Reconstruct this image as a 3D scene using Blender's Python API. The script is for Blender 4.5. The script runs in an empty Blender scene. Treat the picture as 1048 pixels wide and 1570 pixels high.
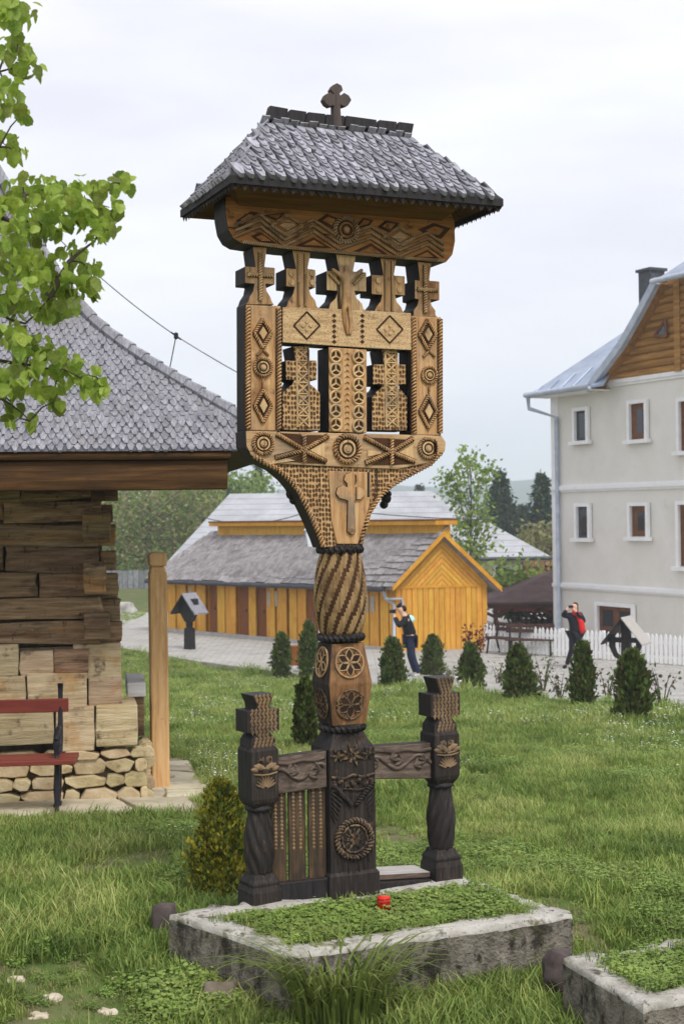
import bpy, math, random
import numpy as np
from mathutils import Vector, Matrix, noise as mnoise
random.seed(7); rng = np.random.default_rng(7)
R = math.radians
scn = bpy.context.scene
col = scn.collection

# ------------------------------------------------------------------ camera
F_PX, CX, CY = 2200.0, 524.0, 785.0          # focal length and centre in photograph pixels
ROLL, HOR, EYE = R(0.8), 790.0, 1.8
cam_d = bpy.data.cameras.new('camera'); cam = bpy.data.objects.new('camera', cam_d); col.objects.link(cam)
PITCH = math.atan((HOR-CY)/F_PX)
cam.location = (0, 0, EYE)
cam.matrix_world = Matrix.Translation((0,0,EYE)) @ Matrix.Rotation(R(90)+PITCH, 4, 'X') @ Matrix.Rotation(-ROLL, 4, 'Z')
cam_d.sensor_fit = 'VERTICAL'; cam_d.sensor_height = 24.0; cam_d.sensor_width = 16.0
cam_d.lens = F_PX/1570*24.0
cam_d.clip_start = 0.05; cam_d.clip_end = 9000
cam_d.dof.use_dof = True; cam_d.dof.focus_distance = 6.6; cam_d.dof.aperture_fstop = 4.5
scn.camera = cam

# ------------------------------------------------------------------ world: overcast sky
SUN_EL, SUN_AZ = R(52), R(150)               # azimuth clockwise from +Y (north)
w = bpy.data.worlds.new('World'); scn.world = w; w.use_nodes = True
nt = w.node_tree; nt.nodes.clear()
out = nt.nodes.new('ShaderNodeOutputWorld')
sky = nt.nodes.new('ShaderNodeTexSky'); sky.sky_type = 'NISHITA'; sky.sun_disc = False
sky.sun_elevation = SUN_EL; sky.sun_rotation = SUN_AZ
b1 = nt.nodes.new('ShaderNodeBackground'); b1.inputs['Strength'].default_value = 0.1
nt.links.new(sky.outputs[0], b1.inputs['Color'])
tc = nt.nodes.new('ShaderNodeTexCoord'); mp = nt.nodes.new('ShaderNodeMapping')
mp.inputs['Scale'].default_value = (1.6, 1.6, 7.0)
nz = nt.nodes.new('ShaderNodeTexNoise'); nz.inputs['Scale'].default_value = 2.2; nz.inputs['Detail'].default_value = 5
nz.inputs['Roughness'].default_value = 0.5
rp = nt.nodes.new('ShaderNodeValToRGB')
rp.color_ramp.elements[0].position = 0.34; rp.color_ramp.elements[0].color = (0.72, 0.715, 0.785, 1)
rp.color_ramp.elements[1].position = 0.64; rp.color_ramp.elements[1].color = (0.89, 0.88, 0.92, 1)
nt.links.new(tc.outputs['Generated'], mp.inputs[0]); nt.links.new(mp.outputs[0], nz.inputs['Vector']); nt.links.new(nz.outputs['Fac'], rp.inputs[0])
b2 = nt.nodes.new('ShaderNodeBackground'); b2.inputs['Strength'].default_value = 0.74
nt.links.new(rp.outputs[0], b2.inputs['Color'])
mx = nt.nodes.new('ShaderNodeMixShader'); mx.inputs[0].default_value = 0.94
nt.links.new(b1.outputs[0], mx.inputs[1]); nt.links.new(b2.outputs[0], mx.inputs[2]); nt.links.new(mx.outputs[0], out.inputs[0])

sun_d = bpy.data.lights.new('sun', 'SUN'); sun_d.energy = 1.5; sun_d.angle = R(18); sun_d.color = (1.0, 0.96, 0.90)
sun = bpy.data.objects.new('sun', sun_d); col.objects.link(sun)
sdir = Vector((math.sin(SUN_AZ)*math.cos(SUN_EL), math.cos(SUN_AZ)*math.cos(SUN_EL), math.sin(SUN_EL)))
sun.rotation_euler = sdir.to_track_quat('Z', 'Y').to_euler(); sun.location = (0, -5, 30)

vs = scn.view_settings
vs.view_transform = 'Standard'; vs.look = 'None'; vs.gamma = 1.0; vs.use_curve_mapping = False; vs.exposure = 0.85
scn.cycles.volume_bounces = 2

# ------------------------------------------------------------------ measuring helpers
cr, sr = math.cos(ROLL), math.sin(ROLL)
def ray(px, py):
    x, y = (px-CX)/F_PX, -(py-CY)/F_PX
    x, y = cr*x + sr*y, -sr*x + cr*y
    cp, sp = math.cos(PITCH), math.sin(PITCH)
    return Vector((x, cp - sp*y, sp + cp*y))
def at(px, py, Y):
    d = ray(px, py); return Vector((0,0,EYE)) + d*(Y/d.y)
def flat(px, py, z):
    d = ray(px, py); return Vector((0,0,EYE)) + d*((z-EYE)/d.z)
def on_plane(px, py, P, n):
    d = ray(px, py); t = (Vector(P)-Vector((0,0,EYE))).dot(n)/d.dot(n); return Vector((0,0,EYE)) + d*t
_gy = [-60, 3, 5, 6, 7, 9, 11, 35, 60, 110, 400, 3000]
_gz = [-0.32, -0.32, -0.29, -0.25, -0.20, -0.25, -0.37, -2.2, -2.3, -2.35, -2.6, -6]
def gz(x, y):
    z = float(np.interp(y, _gy, _gz))
    if y < 60:
        a = 0.03*mnoise.noise(Vector((x*.55, y*.55, 3))) + 0.015*mnoise.noise(Vector((x*1.9, y*1.9, 8)))
        z += a*(1 if y < 20 else max(0, (60-y)/40))
    return z
def ground_at(px, py):
    d = ray(px, py); t = 3.0
    p = Vector((0,0,EYE)) + d*t
    for _ in range(4000):
        t += 0.02 + t*0.0005
        p = Vector((0,0,EYE)) + d*t
        if p.z <= gz(p.x, p.y): break
    return p
def S(r, g, b, k=1.0):
    f = lambda c: ((c/255+0.055)/1.055)**2.4 if c > 10 else c/255/12.92
    return (f(r)*k, f(g)*k, f(b)*k)

# ------------------------------------------------------------------ materials
MATS = {}
def mat(name, ramp, scale=6, stretch=(1,1,1), rough=0.8, bump=0.25, detail=7, coord='Object', rand=0.0, blot=None,
        chip=None, spec=0.25, transl=0.0, bdist=0.01, metallic=0.0, brick=None, hue=0.0, bscale=None):
    if name in MATS: return MATS[name]
    m = bpy.data.materials.new(name); m.use_nodes = True; n = m.node_tree.nodes; l = m.node_tree.links
    b = n['Principled BSDF']; b.inputs['Roughness'].default_value = rough; b.inputs['Specular IOR Level'].default_value = spec
    b.inputs['Metallic'].default_value = metallic
    if coord == 'World':
        tcn = n.new('ShaderNodeNewGeometry'); src = tcn.outputs['Position']
    else:
        tcn = n.new('ShaderNodeTexCoord'); src = tcn.outputs[coord]
    oi = n.new('ShaderNodeObjectInfo')
    off = n.new('ShaderNodeVectorMath'); off.operation = 'MULTIPLY_ADD'
    mulv = n.new('ShaderNodeCombineXYZ')
    for i in range(3): l.new(oi.outputs['Random'], mulv.inputs[i])
    off.inputs[1].default_value = (17.3, 9.1, 23.7) if coord == 'Object' else (0,0,0)
    l.new(mulv.outputs[0], off.inputs[0]); l.new(src, off.inputs[2])
    mpn = n.new('ShaderNodeMapping'); mpn.inputs['Scale'].default_value = stretch; l.new(off.outputs[0], mpn.inputs[0])
    nz = n.new('ShaderNodeTexNoise'); nz.inputs['Scale'].default_value = scale; nz.inputs['Detail'].default_value = detail
    nz.inputs['Roughness'].default_value = 0.62
    l.new(mpn.outputs[0], nz.inputs['Vector'])
    cr_ = n.new('ShaderNodeValToRGB'); e = cr_.color_ramp.elements
    while len(e) < len(ramp): e.new(0.5)
    for k, (p, c) in enumerate(ramp): e[k].position = p; e[k].color = (*c, 1)
    l.new(nz.outputs['Fac'], cr_.inputs[0]); c_out = cr_.outputs[0]
    h_out = nz.outputs['Fac']
    if bscale:
        nb = n.new('ShaderNodeTexNoise'); nb.inputs['Scale'].default_value = bscale; nb.inputs['Detail'].default_value = 5
        l.new(mpn.outputs[0], nb.inputs['Vector'])
        ad = n.new('ShaderNodeMath'); ad.operation = 'MULTIPLY_ADD'; ad.inputs[1].default_value = 0.5
        l.new(nb.outputs['Fac'], ad.inputs[0]); l.new(h_out, ad.inputs[2]); h_out = ad.outputs[0]
    def mix(fac, a, c, colr=None):
        mm = n.new('ShaderNodeMix'); mm.data_type = 'RGBA'
        l.new(fac, mm.inputs[0]); l.new(a, mm.inputs[6])
        if colr: mm.inputs[7].default_value = (*colr, 1)
        else: l.new(c, mm.inputs[7])
        return mm.outputs[2]
    for bl in ([blot] if blot and not isinstance(blot, list) else (blot or [])):   # (scale, lo, hi, colour, stretch)
        n2 = n.new('ShaderNodeTexNoise'); n2.inputs['Scale'].default_value = bl[0]; n2.inputs['Detail'].default_value = 6
        n2.inputs['Roughness'].default_value = 0.65
        if len(bl) > 4:
            m3 = n.new('ShaderNodeMapping'); m3.inputs['Scale'].default_value = bl[4]; l.new(off.outputs[0], m3.inputs[0]); l.new(m3.outputs[0], n2.inputs['Vector'])
        else: l.new(off.outputs[0], n2.inputs['Vector'])
        mr = n.new('ShaderNodeMapRange'); mr.inputs[1].default_value = bl[1]; mr.inputs[2].default_value = bl[2]
        l.new(n2.outputs['Fac'], mr.inputs[0]); c_out = mix(mr.outputs[0], c_out, None, bl[3])
    if chip:                                            # carved notches: (scale, threshold, colour, stretch)
        m2 = n.new('ShaderNodeMapping'); m2.inputs['Scale'].default_value = chip[3]; l.new(src, m2.inputs[0])
        vo = n.new('ShaderNodeTexVoronoi'); vo.inputs['Scale'].default_value = chip[0]; vo.inputs['Randomness'].default_value = chip[4] if len(chip) > 4 else 0.35
        l.new(m2.outputs[0], vo.inputs['Vector'])
        mr = n.new('ShaderNodeMapRange'); mr.inputs[1].default_value = chip[1]; mr.inputs[2].default_value = chip[1]*0.55
        l.new(vo.outputs['Distance'], mr.inputs[0]); c_out = mix(mr.outputs[0], c_out, None, chip[2])
        sb = n.new('ShaderNodeMath'); sb.operation = 'SUBTRACT'; l.new(h_out, sb.inputs[0]); l.new(mr.outputs[0], sb.inputs[1]); h_out = sb.outputs[0]
    if brick:                                           # courses for far surfaces: (w, h, mortar, colour)
        bt = n.new('ShaderNodeTexBrick'); bt.inputs['Scale'].default_value = 1.0
        bt.inputs['Brick Width'].default_value = brick[0]; bt.inputs['Row Height'].default_value = brick[1]; bt.inputs['Mortar Size'].default_value = brick[2]
        bt.inputs['Color1'].default_value = (0,0,0,1); bt.inputs['Color2'].default_value = (.35,.35,.35,1); bt.inputs['Mortar'].default_value = (1,1,1,1)
        l.new(src, bt.inputs['Vector']); c_out = mix(bt.outputs['Color'], c_out, None, brick[3])
    if rand or hue:
        hs = n.new('ShaderNodeHueSaturation')
        mr = n.new('ShaderNodeMapRange'); mr.inputs[3].default_value = 1-rand; mr.inputs[4].default_value = 1+rand
        l.new(oi.outputs['Random'], mr.inputs[0]); l.new(mr.outputs[0], hs.inputs['Value'])
        if hue:
            ml = n.new('ShaderNodeMath'); ml.operation = 'MULTIPLY'; ml.inputs[1].default_value = 7.31; l.new(oi.outputs['Random'], ml.inputs[0])
            fr = n.new('ShaderNodeMath'); fr.operation = 'FRACT'; l.new(ml.outputs[0], fr.inputs[0])
            mr2 = n.new('ShaderNodeMapRange'); mr2.inputs[3].default_value = 0.5-hue; mr2.inputs[4].default_value = 0.5+hue
            l.new(fr.outputs[0], mr2.inputs[0]); l.new(mr2.outputs[0], hs.inputs['Hue'])
        l.new(c_out, hs.inputs['Color']); c_out = hs.outputs[0]
    l.new(c_out, b.inputs['Base Color'])
    if bump:
        bp = n.new('ShaderNodeBump'); bp.inputs['Strength'].default_value = bump; bp.inputs['Distance'].default_value = bdist
        l.new(h_out, bp.inputs['Height']); l.new(bp.outputs[0], b.inputs['Normal'])
    if transl:
        tr = n.new('ShaderNodeBsdfTranslucent'); l.new(c_out, tr.inputs['Color'])
        ms = n.new('ShaderNodeMixShader'); ms.inputs[0].default_value = transl
        l.new(b.outputs[0], ms.inputs[1]); l.new(tr.outputs[0], ms.inputs[2]); l.new(ms.outputs[0], n['Material Output'].inputs[0])
    MATS[name] = m; return m

WV = (6, 6, 0.5)     # vertical grain
WH = (0.5, 6, 6)     # horizontal grain
TAN = mat('carved_tan_wood', [(.2, S(112,78,48)), (.45, S(184,141,94)), (.7, S(212,176,130)), (.9, S(222,190,150))], 9, WV, .75, .5,
          blot=[(5, .54, .72, S(112,70,38)), (2.6, .52, .70, S(136,118,98)), (15, .60, .76, S(58,40,27)), (1.0, .60, .66, S(48,32,20), (26,26,.7))], bdist=.008)
TANH = mat('carved_tan_board', [(.2, S(112,82,52)), (.45, S(182,146,104)), (.75, S(214,186,146))], 9, WH, .75, .5,
           blot=[(5, .58, .76, S(120,76,42)), (18, .60, .76, S(70,48,32)), (2.6, .5, .7, S(142,124,102)), (1.0, .60, .66, S(48,32,20), (.7,26,26))], bdist=.006)
PALE = mat('carved_pale_wood', [(.2, S(150,118,78)), (.5, S(204,170,122)), (.8, S(226,198,154))], 10, WV, .75, .4,
           blot=[(9, .56, .76, S(92,62,38)), (3, .52, .7, S(150,134,112)), (1.0, .60, .66, S(48,32,20), (26,26,.7))], bdist=.005)
CHIP = mat('chip_carved_wood', [(.2, S(122,90,58)), (.5, S(194,156,108)), (.8, S(220,186,140))], 9, WV, .8, .8,
           chip=(62, .50, S(84,58,36), (1,1,.7)), blot=[(6, .56, .72, S(110,72,42)), (3, .52, .7, S(140,124,102)), (1.0, .60, .66, S(48,32,20), (26,26,.7))], bdist=.006)
ORANGE = mat('beam_wood', [(.2, S(96,58,24)), (.45, S(158,105,52)), (.75, S(188,136,78))], 8, WH, .7, .5,
             blot=[(4, .52, .7, S(92,54,22)), (14, .58, .72, S(60,38,20)), (1.0, .59, .65, S(44,28,16), (.7,26,26))], bdist=.006)
DARK = mat('dark_stained_wood', [(.25, S(24,22,22)), (.6, S(44,40,38)), (.9, S(66,58,52))], 10, WV, .6, .5, bdist=.006)
GROOVE = mat('groove_stain', [(.3, S(52,34,20)), (.7, S(84,56,32))], 12, (1,1,1), .85, .2)
CHAR = mat('weathered_dark_wood', [(.2, S(26,23,22)), (.5, S(46,40,37)), (.8, S(80,70,62))], 12, WV, .7, .6,
           blot=[(9, .6, .82, S(132,102,66)), (22, .58, .8, S(30,26,24))], bdist=.006)
CHARC = mat('dark_chip_carved_wood', [(.2, S(64,52,44)), (.5, S(122,100,76)), (.8, S(160,134,102))], 12, WV, .7, .6,
            chip=(52, .45, S(40,33,29), (1,1,.8), .7), blot=(5, .44, .6, S(56,46,40)), bdist=.008)
CARV = mat('worn_carving', [(.2, S(78,62,48)), (.5, S(134,110,84)), (.8, S(172,146,114))], 14, (1,1,1), .75, .5, blot=[(7, .5, .66, S(62,52,45)), (3, .5, .68, S(150,120,78))], bdist=.004)
RAIL = mat('grey_weathered_rail', [(.25, S(58,48,44)), (.55, S(104,90,80)), (.85, S(150,134,120))], 10, WH, .8, .6,
           blot=(8, .55, .72, S(44,36,32)), bdist=.006)
SHING = mat('grey_wood_shingle', [(.2, S(84,84,92)), (.5, S(142,142,150)), (.8, S(188,188,195))], 14, (5,1,1), .75, .5, rand=.30, bdist=.004, blot=[(4, .56, .72, S(92,90,88)), (2, .58, .75, S(120,118,106))])
SHING2 = mat('grey_church_shingle', [(.2, S(84,84,90)), (.5, S(132,132,138)), (.8, S(170,170,176))], 12, (5,1,1), .8, .5, rand=.2, bdist=.004,
             blot=[(9, .6, .8, S(96,92,92)), (1.2, .5, .72, S(118,114,112))])
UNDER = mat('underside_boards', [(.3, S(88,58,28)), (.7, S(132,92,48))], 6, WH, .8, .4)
BLACK = mat('blackened_wood', [(.3, S(26,25,26)), (.8, S(58,54,54))], 9, WV, .6, .4)

# ------------------------------------------------------------------ mesh building
class MB:
    def __init__(s): s.v = []; s.f = []; s.m = []
    def add(s, vs, fs, mi=0, M=None):
        o = len(s.v)
        for p in vs:
            p = Vector(p); s.v.append(tuple(M @ p if M else p))
        for k, f in enumerate(fs):
            s.f.append(tuple(o+i for i in f)); s.m.append(mi[k] if isinstance(mi, (list, tuple)) else mi)
        return s
    def box(s, c, d, mi=0, M=None):
        x, y, z = c; a, b, e = d[0]/2, d[1]/2, d[2]/2
        vs = [(x+i*a, y+j*b, z+k*e) for i in (-1,1) for j in (-1,1) for k in (-1,1)]
        return s.add(vs, [(0,1,3,2),(4,6,7,5),(0,4,5,1),(2,3,7,6),(0,2,6,4),(1,5,7,3)], mi, M)
    def prism(s, poly, y0, y1, mf=0, ms=None, mb=None, M=None, chamfer=0):
        ms = mf if ms is None else ms; mb = ms if mb is None else mb
        n = len(poly); A = sum(poly[i][0]*poly[(i+1)%n][1]-poly[(i+1)%n][0]*poly[i][1] for i in range(n))
        if A < 0: poly = list(reversed(poly))
        vs = [(u, y0, z) for u, z in poly] + [(u, y1, z) for u, z in poly]
        fs = [tuple(range(n)), tuple(range(2*n-1, n-1, -1))] + [(i, n+i, n+(i+1)%n, (i+1)%n) for i in range(n)]
        return s.add(vs, fs, [mf, mb]+[ms]*n, M)
    def tube(s, pts, rad, n=8, mi=0, cap=True, closed=False, M=None, lobes=0, amp=0, pitch=0, m2=None, up=None):
        P = [Vector(p) for p in pts]; k = len(P)
        rs = rad if isinstance(rad, (list, tuple)) else [rad]*k
        vs, fs, mm = [], [], []; dist = 0; prev = None
        for i in range(k):
            a = P[i-1] if (i or closed) else P[i]; b = P[(i+1)%k] if (i < k-1 or closed) else P[i]
            t = (b-a).normalized() if (b-a).length > 1e-9 else Vector((0,0,1))
            if i: dist += (P[i]-P[i-1]).length
            if prev is None:
                u = up or (Vector((0,0,1)) if abs(t.z) < .9 else Vector((1,0,0)))
                x = t.cross(u).normalized()
            else: x = (prev - t*prev.dot(t)).normalized()
            prev = x; y = t.cross(x); ph0 = 2*math.pi*dist/pitch if pitch else 0
            for j in range(n):
                ph = 2*math.pi*j/n; r = rs[i]*(1+amp*math.cos(lobes*(ph-ph0)))
                vs.append(P[i] + (x*math.cos(ph)+y*math.sin(ph))*r)
        for i in range(k if closed else k-1):
            i2 = (i+1) % k
            for j in range(n):
                fs.append((i*n+j, i2*n+j, i2*n+(j+1)%n, i*n+(j+1)%n)); mm.append(mi)
        if m2 is not None and pitch:
            d2 = 0; mm = []
            for i in range(k if closed else k-1):
                seg = (P[(i+1)%k]-P[i]).length
                for j in range(n):
                    ph = 2*math.pi*(j+.5)/n; mm.append(m2 if math.cos(lobes*(ph-2*math.pi*(d2+seg/2)/pitch)) < -0.45 else mi)
                d2 += seg
        if cap and not closed:
            fs.append(tuple(range(n))[::-1]); fs.append(tuple((k-1)*n+j for j in range(n))); mm += [mi, mi]
        return s.add(vs, fs, mm, M)
    def rope(s, pts, r, pitch=None, mi=0, m2=1, closed=False, M=None):
        pitch = pitch or r*5; P = [Vector(p) for p in pts]; Q = []
        segs = len(P) if closed else len(P)-1; step = pitch/8
        for i in range(segs):
            a, b = P[i], P[(i+1)%len(P)]; nn = max(1, int((b-a).length/step))
            for j in range(nn): Q.append(a.lerp(b, j/nn))
        if not closed: Q.append(P[-1])
        return s.tube(Q, r, 8, mi, True, closed, M, 2, 0.3, pitch, m2)
    def lathe(s, prof, n=24, c=(0,0), mi=0, m2=None, lobes=0, amp=0, twist=0, M=None):
        vs, fs, mm = [], [], []; z0 = prof[0][1]; H = prof[-1][1]-z0 or 1
        for r, z in prof:
            for j in range(n):
                a = 2*math.pi*j/n; ph = a - twist*(z-z0)/H
                rr = r*(1+amp*math.cos(lobes*ph)) if lobes else r
                vs.append((c[0]+rr*math.cos(a), c[1]+rr*math.sin(a), z))
        for i in range(len(prof)-1):
            for j in range(n):
                fs.append((i*n+j, i*n+(j+1)%n, (i+1)*n+(j+1)%n, (i+1)*n+j))
                if m2 is not None:
                    a = 2*math.pi*(j+.5)/n - twist*((prof[i][1]+prof[i+1][1])/2-z0)/H
                    mm.append(m2 if math.cos(lobes*a) < -0.35 else mi)
                else: mm.append(mi)
        fs.append(tuple(range(n))[::-1]); fs.append(tuple((len(prof)-1)*n+j for j in range(n))); mm += [mi, mi]
        return s.add(vs, fs, mm, M)
    def squares(s, levels, c=(0,0), mf=0, ms=1, M=None):        # stacked square sections (z, half u, half y)
        vs, fs, mm = [], [], []
        for z, a, b in levels:
            vs += [(c[0]-a, c[1]-b, z), (c[0]+a, c[1]-b, z), (c[0]+a, c[1]+b, z), (c[0]-a, c[1]+b, z)]
        for i in range(len(levels)-1):
            for j in range(4):
                fs.append((i*4+j, i*4+(j+1)%4, (i+1)*4+(j+1)%4, (i+1)*4+j)); mm.append(mf if j == 0 else ms)
        k = len(levels)-1; fs += [(3,2,1,0), (k*4, k*4+1, k*4+2, k*4+3)]; mm += [ms, ms]
        return s.add(vs, fs, mm, M)
    def disc(s, c, r, y0, y1, n=20, mi=0, ms=None):
        return s.prism([(c[0]+r*math.cos(2*math.pi*j/n), c[1]+r*math.sin(2*math.pi*j/n)) for j in range(n)], y0, y1, mi, ms)
    def ringy(s, c, R_, r, y, n=24, mi=0, m=6):
        return s.tube([(c[0]+R_*math.cos(2*math.pi*j/n), y, c[1]+R_*math.sin(2*math.pi*j/n)) for j in range(n)], r, m, mi, closed=True)
    def build(s, name, mats, parent=None, smooth=False, bevel=0):
        me = bpy.data.meshes.new(name); me.from_pydata(s.v, [], s.f)
        for m in (mats if isinstance(mats, (list, tuple)) else [mats]): me.materials.append(m)
        me.polygons.foreach_set('material_index', s.m)
        if smooth: me.polygons.foreach_set('use_smooth', [True]*len(s.f))
        me.update()
        o = bpy.data.objects.new(name, me); col.objects.link(o)
        if parent: o.parent = parent
        if bevel:
            b = o.modifiers.new('bevel', 'BEVEL'); b.width = bevel; b.segments = 2; b.limit_method = 'ANGLE'; b.angle_limit = R(40); b.use_clamp_overlap = True
        return o
def np_mesh(name, V, Fc, mats, parent=None, smooth=False, mi=None):
    me = bpy.data.meshes.new(name); V = np.asarray(V, np.float32).reshape(-1,3); Fc = np.asarray(Fc, np.int32); k = Fc.shape[1]
    me.vertices.add(len(V)); me.vertices.foreach_set('co', V.ravel())
    me.loops.add(Fc.size); me.loops.foreach_set('vertex_index', Fc.ravel())
    me.polygons.add(len(Fc)); me.polygons.foreach_set('loop_start', np.arange(0, Fc.size, k, dtype=np.int32))
    for m in (mats if isinstance(mats, (list, tuple)) else [mats]): me.materials.append(m)
    if mi is not None: me.polygons.foreach_set('material_index', np.asarray(mi, np.int32))
    if smooth: me.polygons.foreach_set('use_smooth', np.ones(len(Fc), bool))
    me.update(calc_edges=True); me.validate()
    o = bpy.data.objects.new(name, me); col.objects.link(o)
    if parent: o.parent = parent
    return o
def tag(o, label=None, cat=None, group=None, kind=None):
    if label: o['label'] = label
    if cat: o['category'] = cat
    if group: o['group'] = group
    if kind: o['kind'] = kind
    return o
def thing(name, label, cat, loc=(0,0,0), rz=0, group=None):
    o = bpy.data.objects.new(name, None); col.objects.link(o); o.empty_display_size = .2
    o.location = loc; o.rotation_euler = (0,0,rz); return tag(o, label, cat, group)
def inst(src, parent, M4, name=None):
    o = bpy.data.objects.new(name or src.name.split('.')[0], src); col.objects.link(o); o.parent = parent; o.matrix_basis = M4; return o
def frame_m(pos, U, V, N):
    m = Matrix.Identity(4)
    for i in range(3): m[i][0], m[i][1], m[i][2], m[i][3] = U[i], V[i], N[i], pos[i]
    return m
def jag(poly, step, amp, seed=0):      # roughen an outline
    o = []; n = len(poly)
    for i in range(n):
        a, b = Vector(poly[i]), Vector(poly[(i+1)%n]); k = max(1, int((b-a).length/step))
        for j in range(k):
            p = a.lerp(b, j/k); o.append((p.x+random.uniform(-amp,amp), p.y+random.uniform(-amp,amp)))
    return o
exec_order = []
del exec_order
# ------------------------------------------------------------------ ground, yard, hills
GRND = mat('turf_soil', [(.25, (.045,.06,.018)), (.5, (.085,.13,.032)), (.75, (.13,.18,.05))], 3, rough=.95, bump=.4, coord='World', bdist=.03,
           blot=[(1.1, .55, .72, (.15,.16,.055)), (2.3, .46, .62, (.17,.145,.085)), (9, .58, .74, (.12,.09,.055))], spec=.1)
ys = np.concatenate([np.linspace(-30, 3.4, 14), np.linspace(3.6, 14, 70), np.linspace(14.4, 62, 100), np.geomspace(64, 3000, 40)])
xs = np.concatenate([-np.geomspace(2600, 16, 30), np.linspace(-15, 15, 120), np.geomspace(16, 2600, 30)])
V = np.array([(x, y, gz(x, y)) for y in ys for x in xs]); nx = len(xs)
I = np.arange(len(ys)*nx).reshape(len(ys), nx)
Fq = np.stack([I[:-1,:-1], I[:-1,1:], I[1:,1:], I[1:,:-1]], -1).reshape(-1,4)
tag(np_mesh('ground', V, Fq, GRND, smooth=True), kind='structure')

# boundary between lawn and paved yard, from right to left
BND = [(7.5, 14.6), (4.95, 20.5), (3.15, 24.8), (1.4, 29.0), (-0.4, 33.2), (-1.55, 36.0), (-3.7, 38.6), (-7.4, 44.8), (-12, 52)]
BX = [-b[0] for b in BND]; BY = [b[1] for b in BND]
def yard_y(x): return float(np.interp(-x, BX, BY))
YARD = mat('yard_paving', [(.25, S(166,164,160,.75)), (.5, S(196,194,188,.8)), (.75, S(212,210,204,.85))], 1.2, rough=.9, bump=.3, coord='World', bdist=.01,
           brick=(.42, .22, .012, S(150,146,140,.7)), blot=[(1.2, .56, .72, S(150,142,128,.75)), (14, .6, .75, S(140,136,124,.7))])
V, Fc = [], []
xsY = np.linspace(14, -11, 101); tsY = np.linspace(0, 1, 22)
for x in xsY:
    y0 = yard_y(x) + .15*mnoise.noise(Vector((x*1.3, 0, 0)))
    for t in tsY:
        y = y0 + t*(62-y0); V.append((x, y, gz(x, y)+.03))
I = np.arange(len(V)).reshape(len(xsY), len(tsY))
Fc = np.stack([I[:-1,:-1], I[:-1,1:], I[1:,1:], I[1:,:-1]], -1).reshape(-1,4)
tag(np_mesh('yard', V, Fc, YARD, smooth=True), kind='structure')
KERB = mat('kerb_stone', [(.3, S(150,146,138,.8)), (.7, S(196,190,180,.8))], 8, coord='Object', rough=.9, rand=.12)
kerb = tag(bpy.data.objects.new('kerb', None), kind='structure'); col.objects.link(kerb)
me_k = None
pts = [Vector((x, yard_y(x)-.06, 0)) for x in np.linspace(-.6, -7.6, 12)]
for a, b in zip(pts[:-1], pts[1:]):
    m = MB(); L = (b-a).length-.02; c = (a+b)/2; c.z = gz(c.x, c.y)+.02
    ang = math.atan2(b.y-a.y, b.x-a.x)
    m.box((0,0,0), (L,.12,.2)); o = m.build('kerbstone', KERB, kerb, bevel=.01); o.location = c; o.rotation_euler = (0,0,ang)

HILL = mat('hill_forest', [(.3, (.03,.055,.03)), (.55, (.05,.085,.04)), (.8, (.09,.12,.055))], .03, rough=1, bump=0, coord='World', spec=0)
V = []; hx = np.linspace(-1700, 1700, 160); hr = np.linspace(0, 1, 26)
for x in hx:
    top = 27 + 20*mnoise.noise(Vector((x*.0021, 5.1, 0))) + 12*mnoise.noise(Vector((x*.007, 1.7, 0))) + .035*max(0, x-150)*(1 if x < 900 else 1)
    for t in hr:
        y = 950 + 900*t
        V.append((x, y + 80*mnoise.noise(Vector((x*.004, t*2, 3))), -8 + (top+8)*math.sin(min(1, t*1.25)*math.pi/2)**1.2 + 4*mnoise.noise(Vector((x*.03, y*.03, 0)))))
I = np.arange(len(V)).reshape(len(hx), len(hr))
tag(np_mesh('hills', V, np.stack([I[:-1,:-1], I[1:,:-1], I[1:,1:], I[:-1,1:]], -1).reshape(-1,4), HILL, smooth=True), kind='structure')

# ------------------------------------------------------------------ wayside cross (carved, roofed)
TH = R(23); e1 = Vector((math.cos(TH), math.sin(TH), 0)); e2 = Vector((-math.sin(TH), math.cos(TH), 0))
AX = flat(528, 1374, 0.0); AX.y += .12                       # axis of the main pillar on the slab
O = AX - e2*.1175; O.z = 0
cross = thing('wayside_cross', 'tall carved wooden wayside cross with shingled roof rising from the stone kerb', 'wayside cross', O, TH)
def PL(px, py, y=.0475):
    p = on_plane(px, py, O+e2*y, e2) - O
    return (p.dot(e1), p.z)
def PLs(pts, y=.0475): return [PL(a, b, y) for a, b in pts]
def zat(py, px=528): return PL(px, py, .1175)[1]
YC = .1175                                                    # depth of the axis behind the front plane
HW = .118

# main pillar
m = MB()
m.squares([(-.05, HW+.012, HW+.012), (.10, HW+.012, HW+.012), (.115, HW, HW), (zat(1165), HW, HW), (zat(1143), HW, HW), (zat(1128), HW-.028, HW-.028), (zat(1119), HW-.04, HW-.04)], (0, YC), 0, 1)
pillar = m.build('pillar', [CHAR, BLACK], cross, bevel=.006)
zr = PL(544, 1285, 0)
m = MB(); m.disc((0, zr[1]), .098, -.010, .002, 28, 2, 2)
m.rope([(.088*math.cos(a), -.012, zr[1]+.088*math.sin(a)) for a in np.linspace(0, 2*math.pi, 33)[:-1]], .012, .034, 0, 1, closed=True)
m.ringy((0, zr[1]), .064, .006, -.012, 28, 0)
def petals(m, c, r, y0, y1, n=6, w=.26, mi=0, a0=0.0, mcut=None):
    for k in range(n):
        a = a0 + 2*math.pi*k/n; d = Vector((math.cos(a), math.sin(a))); q = Vector((-d.y, d.x))
        P = [d*(r*.06), d*(r*.35)+q*r*w*.8, d*(r*.6)+q*r*w*.75, d*r, d*(r*.6)-q*r*w*.75, d*(r*.35)-q*r*w*.8]
        m.prism([(c[0]+p.x, c[1]+p.y) for p in P], y0, y1, mi)
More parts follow.
